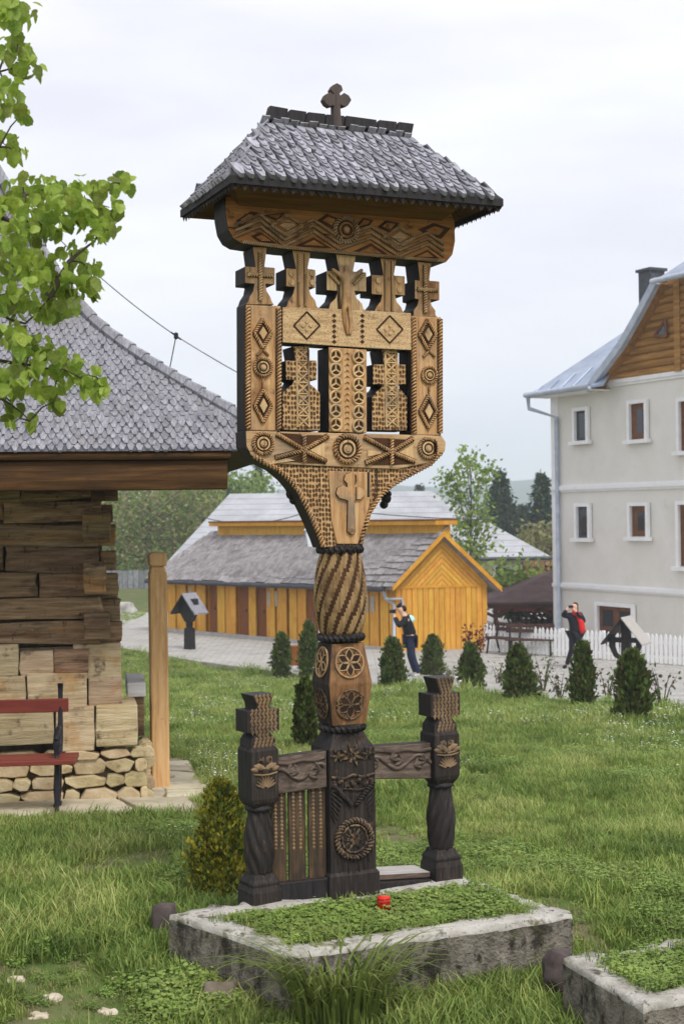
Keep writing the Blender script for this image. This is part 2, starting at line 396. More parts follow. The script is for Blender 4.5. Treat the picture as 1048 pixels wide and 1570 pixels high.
petals(m, (0, zr[1]), .060, -.015, -.008, 6, .15, 0, R(0)); petals(m, (0, zr[1]), .060, -.014, -.008, 6, .05, 0, R(30))
m.build('rosette', [CHARC, BLACK, DARK], pillar)
# leaf fan reliefs over and under the rosette, band of ornament on top
m = MB()
for s in (-1, 1):
    pts = [(s*.108*(1-t)+s*.012*t, -.008, zr[1]+.26-.10*t*t - .02*math.sin(t*3)) for t in np.linspace(0, 1, 9)]
    m.rope(pts, .011, .03, 0, 1)
    for k in range(7):
        z0 = zr[1]+.245-.02*k; m.tube([(s*.112, -.004, z0), (s*(.05+.007*k), -.006, z0-.045)], .0045, 5, 0)
    for k in range(5):
        a = R(200+18*k) if s < 0 else R(340-18*k)
        m.tube([(.1*math.cos(a), -.003, zr[1]+.1*math.sin(a)-.01), (.145*math.cos(a)*.7, -.004, zr[1]+.15*math.sin(a)-.02)], .005, 5, 0)
tag(m.build('leaf_carving', [CHAR, BLACK], pillar), kind='stuff')
m = MB(); zb = PL(544, 1200, 0)[1]
for k in range(7):
    u = -.096+.032*k; zz = zb+.012*math.sin(k*2.1)
    m.lathe([(.001,-.018),(.011,-.010),(.014,0),(.010,.012),(.001,.02)], 8, (0,0), 0, M=Matrix.Translation((u, -.003, zz)) @ Matrix.Rotation(.9*math.sin(k*1.7), 4, 'Y'))
m.tube([(-.11,-.004,zb+.035),(-.05,-.008,zb+.026),(0,-.006,zb+.04),(.05,-.008,zb+.026),(.11,-.004,zb+.036)], .007, 6, 0)
m.tube([(-.11,-.004,zb-.03),(-.04,-.008,zb-.022),(.02,-.006,zb-.034),(.11,-.004,zb-.026)], .006, 6, 0)
zs = PL(544, 1156, 0)[1]
petals(m, (0, zs), .062, -.011, 0, 8, .13, 0, R(22)); petals(m, (-.078, zs), .036, -.010, 0, 6, .16, 0); petals(m, (.078, zs), .036, -.010, 0, 6, .16, 0)
m.build('ornament_band', [CHARC, BLACK], pillar)
m = MB()
for k in range(15):
    u = -.075+.0107*k; m.tube([(u, .008, zat(1141)-.004), (u*.94, .028, zat(1124))], .0035, 5, 0)
tag(m.build('flutes', [CHAR], pillar), kind='stuff')

# double faceted block between rope rings
m = MB(); za, zm, zc = zat(1108), zat(1045), zat(984)
m.squares([(za, .088, .088), (zm-.003, .111, .111), (zm+.003, .111, .111), (zc, .083, .083)], (0, YC), 0, 1)
block = m.build('faceted_block', [mat('faceted_front', [(.2, S(66,48,34)), (.5, S(128,92,58)), (.8, S(166,128,88))], 9, WV, .7, .5, blot=[(6, .47, .62, S(64,48,40)), (3, .5, .64, S(150,96,44))]), CHAR], cross, bevel=.004)
fr = block.data.materials[0]
for zz, lo, hi, mm_ in ((zat(1013), zm, zc, 0), (zat(1076), za, zm, 0)):
    m = MB(); m.disc((0, 0), .072, -.0015, .004, 24, 2, 2); m.ringy((0,0), .071, .0045, -.004, 24, 0)
    petals(m, (0,0), .067, -.0045, -.001, 6, .24, 1, R(30)); petals(m, (0,0), .066, -.0045, -.001, 6, .07, 1, R(0))
    for k in range(6):
        a = R(30+60*k); d_ = Vector((math.cos(a), math.sin(a))); q_ = Vector((-d_.y, d_.x))
        for sg in (-1, 1):
            P_l = [d_*(.067*t)+q_*(sg*.067*.27*math.sin(math.pi*t)) for t in np.linspace(.03, 1, 8)]; m.tube([(p.x, -.005, p.y) for p in P_l], .003, 5, 0)
    o = m.build('rosette', [CHARC if zz < zm else mat('rosette_pale', [(.2, S(120,96,70)), (.5, S(170,140,104)), (.8, S(196,166,128))], 9, WV, .75, .5, blot=(9, .55, .72, S(86,66,48))), mat('recess_dark', [(.3, S(38,27,20)), (.7, S(62,44,30))], 12, rough=.9), fr], block)
    tilt = math.atan2(.028, zc-zm) if zz > zm else -math.atan2(.023, zm-za)
    yy = YC-.111 + (abs(zz-zm))/(zc-zm if zz > zm else zm-za)*(.028 if zz > zm else .023)
    o.location = (0, yy-.002, zz); o.rotation_euler = (-tilt, 0, 0)
    o2 = o.copy(); col.objects.link(o2); o2.location = (-(.111-(yy-(YC-.111)))-.002, YC, zz); o2.rotation_euler = (0, tilt, 0)
    o2.matrix_basis = Matrix.Translation(o2.location) @ Matrix.Rotation(R(-90), 4, 'Z') @ Matrix.Rotation(-tilt, 4, 'X')
for py, rr, r2 in ((1113, .098, .017), (976, .098, .017), (842, .096, .018)):
    m = MB(); z = zat(py)
    m.rope([(rr*math.cos(a), YC+rr*math.sin(a), z) for a in np.linspace(0, 2*math.pi, 41)[:-1]], r2, .05, 0, 1, closed=True)
    m.lathe([(rr-.012, z-.02), (rr-.004, z), (rr-.012, z+.02)], 24, (0, YC), 1)
    m.build('rope_ring', [BLACK, DARK], cross, smooth=False)
# twisted column
m = MB(); zl, zh = zat(972), zat(846); prof = []
for t in np.linspace(0, 1, 22):
    prof.append((.094 + .030*math.sin(math.pi*min(1, (t*1.02)**.85)) + .003*t, zl+(zh-zl)*t))
m.lathe(prof, 96, (0, YC), 0, 1, 12, .05, 1.5)
m.build('twisted_column', [mat('twisted_wood', [(.2, S(74,56,36)), (.45, S(140,112,74)), (.8, S(188,160,116))], 10, WV, .7, .5, blot=[(4, .5, .66, S(70,48,28))]), GROOVE], cross, smooth=True)

# flaring bracket under the panel
T0, T1 = .0475, .1875
left = [(376,664),(377,686),(386,701),(402,710),(422,720),(440,735),(456,754),(468,777),(480,802),(490,826),(495,840)]
right = [(552,838),(556,820),(566,788),(584,761),(601,746),(621,734),(640,724),(661,713),(678,696),(683,680),(676,668)]
top = [(640,700),(530,700),(420,690)]
m = MB(); m.prism(PLs(left+right+top[:0]), T0+.004, T1-.004, 0, 1)
bracket = m.build('fan_bracket', [CHIP, DARK], cross, bevel=.005)
m = MB()
for seq in (left[2:], right[::-1][2:]):
    m.rope([(PL(a, b)[0]*.985, T0-.004, PL(a, b)[1]+.006) for a, b in seq], .011, .036, 0, 1)
m.build('rope_moulding', [TAN, GROOVE], bracket)
m = MB(); m.prism(PLs([(503,722),(569,724),(566,770),(556,812),(548,834),(516,834),(508,800)]), T0-.004, T0+.006, 0, 0)
m.build('centre_board', [TAN], bracket, bevel=.003)
m = MB(); cpx = [(530,815),(531,768),(526,766),(518,764),(513,757),(515,748),(523,744),(530,747),(530,742),(525,736),(527,728),(536,724),(545,729),(546,737),(541,742),(541,748),(548,746),(556,751),(557,759),(551,766),(543,766),(541,769),(543,816),(537,820)]
m.prism(PLs(cpx), T0-.018, T0-.003, 0, 1); m.build('carved_cross', [TAN, GROOVE], bracket, bevel=.003)
m = MB(); m.prism(PLs([(562,724),(565.5,724),(565.5,762),(562,762)]), T0-.0055, T0-.003, 0)
m.build('slot', [BLACK], bracket)
for s, (px, py) in ((-1, (452,757)), (1, (598,764))):
    m = MB(); u, z = PL(px, py, YC)
    for k, (du, dz, r) in enumerate(((0,0,.028),(.03,-.03,.022),(-.022,.022,.02),(.012,.03,.018))):
        m.lathe([(.001,-.02),(r*.8,-.014),(r,0),(r*.8,.014),(.001,.02)], 10, M=Matrix.Translation((u+s*du*-.4+s*.0, YC+.05, z+dz)) @ Matrix.Rotation(R(90),4,'X'))
    m.build('scroll_ornament', [BLACK], bracket, smooth=True)

# bottom band of the panel
m = MB(); band = [(376,660),(430,661.5),(629,666.5),(676,668),(682.5,678),(681,692),(664,709),(640,713),(608,720),(430,712),(402,708),(384,698),(377,684)]
m.prism(PLs(band), T0-.006, T1+.006, 0, 1); band_o = m.build('panel_band', [TANH, DARK], cross, bevel=.005)
def roundel(parent, px, py, r, y=T0-.006, mats=(TAN, GROOVE, PALE)):
    u, z = PL(px, py, y); m = MB(); k = r/333.0
    m.disc((u, z), k*1.12, y-.003, y+.001, 22, 1)
    m.rope([(u+k*math.cos(a), y-.007, z+k*math.sin(a)) for a in np.linspace(0, 2*math.pi, 25)[:-1]], max(.007, k*.17), max(.022, k*.5), 0, 1, closed=True)
    m.disc((u, z), k*.66, y-.012, y, 20, 2); m.ringy((u, z), k*.42, k*.09, y-.012, 18, 1); m.disc((u, z), k*.22, y-.016, y, 10, 0)
    return m.build('roundel', mats, parent)
def strips(parent, segs_, r, y, w=1.6, mats=None, name='rope_strip'):
    for a, b in segs_:
        m = MB(); seg_rope(m, a, b, r, y, w); m.build(name, mats or [TAN, GROOVE], parent)
def seg_rope(m, a, b, r=.008, y=T0-.008, w=1.6):
    A, B = PL(*a, y), PL(*b, y); d = (Vector(B)-Vector(A)).normalized(); q = Vector((-d.y, d.x))*r*w
    m.prism([(A[0]+q.x, A[1]+q.y), (B[0]+q.x, B[1]+q.y), (B[0]-q.x, B[1]-q.y), (A[0]-q.x, A[1]-q.y)], y-.001, y+.006, 1)
    m.rope([(A[0], y-.003, A[1]), (B[0], y-.003, B[1])], r, r*3.2, 0, 1)
roundel(band_o, 403, 680, 16); roundel(band_o, 531.5, 688, 21); roundel(band_o, 655, 687, 16)
LAT = (((424,665),(464,689)), ((422,702),(464,691)), ((467,689),(503,668)), ((467,691),(500,708)), ((558,670),(598,692)), ((560,710),(598,694)), ((601,692),(633,672)), ((602,694),(636,708)), ((466,668),(466,708)), ((600,672),(600,712)))
strips(band_o, LAT, .0085, T0-.012)
for tri in ([(432,664),(462,666),(462,682)], [(470,667),(494,667),(470,683)], [(436,707),(462,709),(462,697)], [(470,710),(494,711),(470,697)], [(566,671),(597,672),(597,687)], [(603,673),(628,674),(603,688)], [(568,713),(597,713),(597,699)], [(603,713),(630,711),(603,699)]):
    m = MB(); m.prism(PLs(tri, T0-.008), T0-.0085, T0-.004, 0); m.build('recess_stain', [GROOVE], band_o)
for tri in ([(474,690),(497,678),(497,702)], [(563,690),(590,694),(563,700)], [(412,712),(428,700),(452,706)], [(612,694),(632,682),(634,704)]):
    m = MB(); m.prism(PLs(tri, T0-.008), T0-.012, T0-.004, 0); m.build('inlay', [PALE], band_o)

# side uprights
for pts, rl, dia, rnd_ in (([(377,467),(430.5,469),(430,661),(377.5,660)], ((379.5,470,380,657),(427.5,473,427,658)), ((402.5,511,13,22),(403,622,13,25)), (402.5,563,14)),
                           ([(629,484),(676,486),(676,668),(630,667)], ((633,487,634,664),(674,489,674,664)), ((655,513,13,23),(656,631,13,25)), (657,575,13))):
    m = MB(); m.prism(PLs(pts), T0, T1, 0, 1); up = m.build('upright', [TAN, DARK], cross, bevel=.005)
    strips(up, [((a, b), (c, d)) for a, b, c, d in rl], .010, T0-.003, 1.5, name='rope_moulding')
    for cx, cy, hx_, hy_ in dia:
        m = MB(); C = [(cx,cy-hy_),(cx+hx_,cy),(cx,cy+hy_),(cx-hx_,cy)]
        m.prism([PL(cx+(p-cx)*1.05, cy+(q-cy)*1.05, T0) for p, q in C], T0-.003, T0+.002, 1)
        for k in range(4): seg_rope(m, C[k], C[(k+1)%4], .0075, T0-.005, 1.2)
        m.prism([PL(cx+(p-cx)*.45, cy+(q-cy)*.45, T0) for p, q in C], T0-.012, T0, 2)
        m.build('diamond_carving', [TAN, GROOVE, PALE], up)
    roundel(up, *rnd_, y=T0-.001)
    x0 = rnd_[0]
    strips(up, (((x0-1, dia[0][1]+26), (x0-9, dia[0][1]+34)), ((x0+1, dia[0][1]+26), (x0+9, dia[0][1]+34)), ((x0, rnd_[1]+18), (x0, dia[1][1]-28))), .005, T0-.003, 1.2)
# middle board
m = MB(); m.prism(PLs([(432,471),(520,474),(628.5,480),(629,537.5),(560,534),(432,525.5)]), T0-.010, T1-.02, 0, 1); mid = m.build('cross_board', [mat('speckled_board', [(.2, S(150,120,84)), (.5, S(200,168,124)), (.8, S(224,196,154))], 9, WH, .75, .5, chip=(120, .33, S(120,88,58), (1,1,1), .8), blot=(14, .6, .78, S(120,84,52)), bdist=.004), DARK], cross, bevel=.004)
for cx, cy in ((470,499), (597,505)):
    m = MB()
    C = [(cx,cy-21),(cx+20,cy),(cx,cy+21),(cx-20,cy)]
    for k in range(4):
        A, B = PL(*C[k], T0-.01), PL(*C[(k+1)%4], T0-.01); m.tube([(A[0], T0-.011, A[1]), (B[0], T0-.011, B[1])], .0045, 5, 1)
    for dx, dy in ((0,-6),(6,0),(0,6),(-6,0)):
        u, z = PL(cx+dx, cy+dy, T0-.01); m.disc((u, z), .008, T0-.016, T0-.008, 8, 0)
    m.build('diamond_carving', [PALE, GROOVE], mid)
m = MB()
for x in (512, 555):
    for k in range(6):
        u, z = PL(x, 484+8*k, T0-.01); m.prism([(u-.012, z), (u, z+.010), (u+.012, z), (u, z-.010)], T0-.0125, T0-.008, 0)
tag(m.build('notch_strip', [GROOVE], mid), kind='stuff')
# centre pillar with two chains of rings
m = MB(); m.prism(PLs([(503,532),(561.5,536),(561.5,664),(503.5,662)]), T0-.004, T1, 0, 1); cen = m.build('centre_post', [TAN, DARK], cross, bevel=.004)
for k in range(6):
    for cx, cy in ((514, 546+21*k), (549, 548+21*k)):
        m = MB(); u, z = PL(cx, cy, T0-.004); m.disc((u, z), .030, T0-.006, T0, 18, 1); m.ringy((u, z), .029, .006, T0-.009, 18, 0)
        for a in (90, 210, 330): m.tube([(u, T0-.008, z), (u+.028*math.cos(R(a)), T0-.008, z+.028*math.sin(R(a)))], .0045, 5, 0)
        m.build('carved_ring', [PALE, GROOVE], cen)
m = MB()
for k in range(14):
    u, z = PL(531.5, 541+9*k, T0-.004); m.prism([(u-.012, z-.006), (u, z+.004), (u+.012, z-.006), (u, z+.001)], T0-.010, T0-.002, 0)
tag(m.build('chevron_strip', [CHIP], cen), kind='stuff')

# small crosses standing between the boards
def cross_poly(cx, top, ht, a0, a1, hl, hr, nk, base, hb, arm_dy=0):
    s = lambda y, h, sg: (cx+sg*h, y)
    L = [s(top,ht,-1), (cx-nk*.85, a0-2), (cx-nk*.85, a0), (cx-hl, a0-arm_dy), (cx-hl, a1-arm_dy), (cx-nk, a1), (cx-nk*1.25, a1+(base-a1)*.35), (cx-nk*1.9, a1+(base-a1)*.62), (cx-hb*.85, a1+(base-a1)*.86), s(base,hb,-1)]
    Rr = [s(base,hb,1), (cx+hb*.85, a1+(base-a1)*.86), (cx+nk*1.9, a1+(base-a1)*.62), (cx+nk*1.25, a1+(base-a1)*.35), (cx+nk, a1), (cx+hr, a1+arm_dy), (cx+hr, a0+arm_dy), (cx+nk*.85, a0), (cx+nk*.85, a0-2), s(top,ht,1)]
    return L + Rr
UP5 = [(399,378,11,409,435,23,23,8.5,467,22), (463,383,15,412,440,24,21,11,473,27), (531,388,16,416,446,30,31,13,477,31), (596,394,13,422,452,26,25,10,481,26), (651,398,11,430,459,15,23,9,486,20)]
for k, a in enumerate(UP5):
    m = MB(); P = cross_poly(*a, arm_dy=1.2); m.prism(PLs(P), T0+.004, T1+.008, 0, 1)
    sc = m.build('small_cross', [TAN if k % 2 else PALE if k == 2 else TAN, DARK], cross, bevel=.004)
    cx, top, ht, a0, a1, hl, hr, nk, base, hb = a
    if k in (0, 4):
        for p, q in (((cx, top+8), (cx, base-6)), ((cx-hl+4, (a0+a1)/2-1), (cx+hr-4, (a0+a1)/2+1))): strips(sc, [(p, q)], .008, T0-.001, 1.3, [PALE, GROOVE])
    elif k in (1, 3):
        for dx in (-5, 5): strips(sc, [((cx+dx, top+6), (cx+dx, base-4))], .006, T0+.001, 1.3, [PALE, GROOVE])
        for dx in (-16, 16):
            for dy in (-7, 7):
                u, z = PL(cx+dx, (a0+a1)/2+dy, T0); m = MB(); m.disc((u, z), .014, T0-.004, T0+.006, 10, 0); m.build('boss', [PALE], sc)
    else:
        strips(sc, [((cx+sg*(hl-3), a0+3), (cx+sg*11, a1-10)) for sg in (-1, 1)], .007, T0+.001, 1.2, [PALE, GROOVE])
for a in ((464,530,13,552,582,24,24,11,601,29), (599.5,534,13,558,589,26,25,11,607,27)):
    cx, top, ht, a0, a1, hl, hr, nk, base, hb = a
    P = cross_poly(*a); i = len(P)//2; P = P[:i] + [(cx-hb, 659), (cx+hb, 660)] + P[i:]
    m = MB(); m.prism(PLs(P), T0+.018, T1+.022, 0, 1); sc = m.build('small_cross', [CHIP, DARK], cross, bevel=.004)
    m = MB(); u0, _ = PL(cx-9, 600, T0+.02); u1, _ = PL(cx+9, 600, T0+.02); ya = T0+.016
    zz = [PL(cx, q, T0+.02)[1] for q in np.linspace(top+6, 655, 8)]
    m.prism([(u0, zz[-1]), (u1, zz[-1]), (u1, zz[0]), (u0, zz[0])], T0+.019, T0+.024, 1)
    for j in range(7):
        m.tube([(u0, ya, zz[j]), (u1, ya, zz[j+1])], .004, 5, 0); m.tube([(u1, ya, zz[j]), (u0, ya, zz[j+1])], .004, 5, 0); m.tube([(u0, ya, zz[j]), (u1, ya, zz[j])], .004, 5, 0)
    for u in (u0, u1): m.tube([(u, ya, zz[0]), (u, ya, zz[-1])], .005, 5, 0)
    for sg in (-1, 1):
        u, _ = PL(cx+sg*17, 630, T0+.02)
        for q in np.linspace(612, 652, 9):
            z = PL(cx, q, T0)[1]; m.prism([(u-.010, z-.008), (u+.010, z+.004), (u+.010, z+.008), (u-.010, z-.004)], T0+.019, T0+.024, 1)
    m.build('lattice_carving', [PALE, GROOVE], sc)
# carved figure on the middle small cross (one continuous skinned body in relief)
def skin_body(name, joints, bones, material, parent=None, sub=2, scale=1):
    me = bpy.data.meshes.new(name); me.from_pydata([j[0] for j in joints], bones, []); me.update()
    o = bpy.data.objects.new(name, me); col.objects.link(o)
    if parent: o.parent = parent
    o.modifiers.new('skin', 'SKIN'); o.modifiers['skin'].use_smooth_shade = True
    sv = me.skin_vertices[0].data
    for k, j in enumerate(joints): sv[k].radius = (j[1], j[2] if len(j) > 2 else j[1]); sv[k].use_root = (k == 0)
    s = o.modifiers.new('subdivision', 'SUBSURF'); s.levels = sub; s.render_levels = sub
    me.materials.append(material); return o
def J(px, py, r, y=T0-.014): u, z = PL(px, py, y); return ((u, y, z), r)
jj = [J(531,458,.020), J(531,440,.019), J(531,426,.022), J(531,416,.010), J(531,406,.016), J(519,420,.011), J(508,412,.009), J(545,421,.011), J(556,413,.009), J(527,478,.013), J(529,498,.010), J(533,514,.008), J(536,478,.013), J(538,498,.010), J(536,514,.008)]
skin_body('carved_figure', jj, [(0,1),(1,2),(2,3),(3,4),(2,5),(5,6),(2,7),(7,8),(0,9),(9,10),(10,11),(0,12),(12,13),(13,14)], TAN, cross)

# beam under the roof
B0, B1 = .030, .205
bp_ = [(345,300),(346,330),(350,352),(358,366),(370,373),(390,376),(440,382),(530,390),(620,398),(668,403),(684,402),(694,390),(698,370),(697,340),(690,320)]
m = MB(); m.prism(PLs(bp_, B0), B0, B1, 0, 1); beam = m.build('carved_beam', [ORANGE, DARK], cross, bevel=.008)
m = MB()
zig = [(360,360),(399,344),(436,374),(480,352),(520,379),(568,362),(611,390),(655,372),(680,390)]
for off in (-3, 6, 15):
    strips(beam, [((a[0], a[1]-off), (b[0], b[1]-off)) for a, b in zip(zig[:-1], zig[1:])], .0055, B0-.004, 1.5, [TANH, GROOVE], 'zigzag_bar')
for cx, cy in ((440,346), (611,364)):
    C = [(cx,cy-16),(cx+24,cy),(cx,cy+16),(cx-24,cy)]
    m = MB()
    for k in range(4): seg_rope(m, C[k], C[(k+1)%4], .006, B0-.003, 1.2)
    m.prism([PL(cx+(p-cx)*.5, cy+(q-cy)*.5, B0) for p, q in C], B0-.012, B0, 0)
    m.build('diamond_carving', [TANH, GROOVE], beam)
for tri in ([(366,352),(396,326),(384,324),(362,338)], [(404,330),(426,340),(436,326)], [(486,338),(510,352),(520,336),(500,328)], [(540,352),(566,345),(572,338),(556,334)], [(578,348),(598,358),(612,342),(590,338)], [(640,352),(656,362),(676,366),(690,350),(664,342)],
            [(384,362),(399,356),(424,373),(400,373)], [(452,377),(480,364),(508,381)], [(535,388),(568,373),(598,393)], [(626,396),(655,383),(672,396)]):
    m = MB(); m.prism(PLs(tri, B0), B0-.003, B0+.01, 0); m.build('recess_stain', [GROOVE], beam)
    c = (sum(p[0] for p in tri)/len(tri), sum(p[1] for p in tri)/len(tri)); m = MB(); m.prism(PLs([(c[0]+(p[0]-c[0])*.55, c[1]+(p[1]-c[1])*.55) for p in tri], B0), B0-.010, B0, 0); m.build('inlay', [ORANGE], beam)
strips(beam, [((372,371),(440,379.5)), ((440,379.5),(530,387.5)), ((530,387.5),(620,395.5)), ((620,395.5),(680,400))], .007, B0-.002, 1.2, [TANH, GROOVE], 'rope_strip')
roundel(beam, 530, 353, 19, y=B0-.001, mats=(TANH, GROOVE, ORANGE))

# roof of the cross
YF, YB = -.27, .505                                           # eave planes
eFL, eFR = PL(354, 268, YF), PL(771, 305, YF)
rL, rR = PL(404, 188, YC), PL(630, 212, YC)
zeL, zeR = eFL[1], eFR[1]
A_ = Vector((eFL[0], YF, zeL)); B_ = Vector((eFR[0], YF, zeR)); C_ = Vector((eFR[0], YB, zeR)); D_ = Vector((eFL[0], YB, zeL))
Rl, Rr_ = Vector((rL[0], YC, rL[1])), Vector((rR[0], YC, rR[1]))
m = MB(); dn = Vector((0,0,-.035))
m.add([A_,B_,C_,D_,Rl,Rr_], [(0,1,5,4),(1,2,5),(2,3,4,5),(3,0,4)], 0)
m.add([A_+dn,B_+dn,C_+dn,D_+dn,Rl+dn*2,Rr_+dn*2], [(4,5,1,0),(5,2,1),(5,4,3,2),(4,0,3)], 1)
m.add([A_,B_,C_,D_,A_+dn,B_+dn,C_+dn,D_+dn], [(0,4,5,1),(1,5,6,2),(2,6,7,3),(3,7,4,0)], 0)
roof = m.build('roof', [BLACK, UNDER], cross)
def shingle_mesh(name, w_, l_, t, material, tip=.35):
    m = MB(); P = [(-w_/2, l_), (-w_/2, l_*tip), (-w_*.2, 0), (w_*.2, 0), (w_/2, l_*tip), (w_/2, l_)]
    vs = [(x, y, t*(1-.75*y/l_)) for x, y in P] + [(x, y, -.002) for x, y in P]; n = 6
    me = bpy.data.meshes.new(name); me.from_pydata(vs, [], [tuple(range(n))[::-1], tuple(range(n, 2*n))] + [(i, n+i, n+(i+1)%n, (i+1)%n)[::-1] for i in range(n)][::1]); me.materials.append(material); me.update()
    import bmesh
    b = bmesh.new(); b.from_mesh(me); bmesh.ops.recalc_face_normals(b, faces=b.faces); b.to_mesh(me); b.free(); return me
def tile_plane(me, parent, P, Q, RR, SS, w_, expo, name='shingle', as_parts=True, trim=.075):
    """P,Q eave corners; SS,RR upper corners above P,Q"""
    P, Q, RR, SS = map(Vector, (P, Q, RR, SS)); Ue = (Q-P).normalized(); N = Ue.cross((SS-P)).normalized(); Vv = N.cross(Ue).normalized()
    Hh = (SS-P).dot(Vv); rows = max(1, int(Hh/expo)); outl = []
    for r_ in range(rows+1):
        t = min(1, r_*expo/Hh)
        if r_*expo > Hh-trim: break
        t2 = min(1, t+.055/Hh); a, b = P.lerp(SS, t), Q.lerp(RR, t); a += Ue*max(0, (P.lerp(SS, t2)-a).dot(Ue)); b -= Ue*max(0, -(Q.lerp(RR, t2)-b).dot(Ue)); L = (b-a).length; n = max(1, round(L/w_)) if L > w_*.5 else 0
        for k in range(n):
            s_ = (k+.5+(.25 if r_ % 2 else -.25))/n
            s_ = min(max(s_, .35/n), 1-.35/n)
            p = a.lerp(b, s_) + Vv*random.uniform(-.011,.009)*(w_/.05) + N*.002 - Vv*expo*.25
            rz = random.gauss(0, .06); U2 = Ue*math.cos(rz)+Vv*math.sin(rz); V2 = N.cross(U2)
            tl = random.uniform(.02,.10); V3 = (V2*math.cos(tl)-N*math.sin(tl)); N3 = U2.cross(V3)
            sc_ = L/n/w_*random.uniform(.84,.97)
            outl.append(frame_m(p, U2*sc_, V3, N3))
    if as_parts:
        for M4 in outl: inst(me, parent, M4, name)
    else:
        join_inst(me, outl, 'shingle_cover', parent)
def join_inst(me, mats4, name, parent, kind='stuff'):
    if not mats4: return
    v0 = np.empty(len(me.vertices)*3); me.vertices.foreach_get('co', v0); v0 = v0.reshape(-1,3)
    VV, FF = [], []; fs = [tuple(p.vertices) for p in me.polygons]
    for k, M4 in enumerate(mats4):
        A = np.array(M4); VV.append(v0 @ A[:3,:3].T + A[:3,3]); FF += [tuple(i+k*len(v0) for i in f) for f in fs]
    m2 = bpy.data.meshes.new(name); m2.from_pydata(np.concatenate(VV).tolist(), [], FF); m2.materials.append(me.materials[0]); m2.update()
    o = bpy.data.objects.new(name, m2); col.objects.link(o); o.parent = parent; o['kind'] = kind; return o
SH = shingle_mesh('shingle', .045, .125, .019, SHING, .42)
tile_plane(SH, roof, A_, B_, Rr_, Rl, .050, .041)
tile_plane(SH, roof, D_, A_, Rl, Rl, .05, .05, as_parts=True)
tile_plane(SH, roof, B_, C_, Rr_, Rr_, .05, .05, as_parts=False)
tile_plane(SH, roof, C_, D_, Rl, Rr_, .05, .05, as_parts=False)
# toothed boards hanging below the eaves
m = MB()
for a, b in ((A_, B_), (D_, A_), (B_, C_)):
    n = int((b-a).length/.045); d = (b-a).normalized(); nn = Vector((d.y, -d.x, 0))
    for k in range(n):
        p = a.lerp(b, (k+.5)/n) + dn - nn*.012
        m.add([p-d*.02+Vector((0,0,.012)), p+d*.02+Vector((0,0,.012)), p+d*.02-Vector((0,0,.006)), p-Vector((0,0,.026)), p-d*.02-Vector((0,0,.006))], [(0,1,2,3,4)], 0)
        q = [v - nn*.012 for v in [p-d*.02+Vector((0,0,.012)), p+d*.02+Vector((0,0,.012)), p+d*.02-Vector((0,0,.006)), p-Vector((0,0,.026)), p-d*.02-Vector((0,0,.006))]]
        m.add(q, [(4,3,2,1,0)], 0)
tag(m.build('eave_teeth', [CHAR], roof), kind='stuff')
# soffit filling between beam and eaves
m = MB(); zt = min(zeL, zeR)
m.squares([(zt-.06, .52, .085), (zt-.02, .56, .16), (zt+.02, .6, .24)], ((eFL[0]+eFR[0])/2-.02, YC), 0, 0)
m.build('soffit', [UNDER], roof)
# ridge boards with gaps, finial cross
rb0 = [(406,185,412,163,440,168,436,186),(438,186,443,169,468,172.5,464,190),(466,190,470,173,497,176,495,193),(496,193,498,176.5,526,179,524,196),(526,196,528,178.5,575,185,573,200),(575.5,201,579,185,606,188,601,204),(604.5,204,609,188,632,191,628,209)]
for q in rb0:
    m = MB(); m.prism([PL(q[k], q[k+1], YC) for k in (0,2,4,6)], YC-.02, YC+.02, 0); m.build('ridge_board', [BLACK], roof, bevel=.004)
m = MB(); f = [(509,196),(509,163),(503,165),(497,161),(493,154),(497,146),(504,143),(509,147),(509,145),(504,139),(508,132),(514,129),(521,133),(523,140),(518,145),(519,148),(525,144),(532,148),(536,155),(531,163),(525,165),(519,162),(521,197)]
m.prism(PLs(f, YC), YC-.022, YC+.022, 0); m.build('finial_cross', [mat('finial_wood', [(.3, S(62,54,52)), (.7, S(96,84,78))], 12, WV, .8, .5)], roof, bevel=.005)

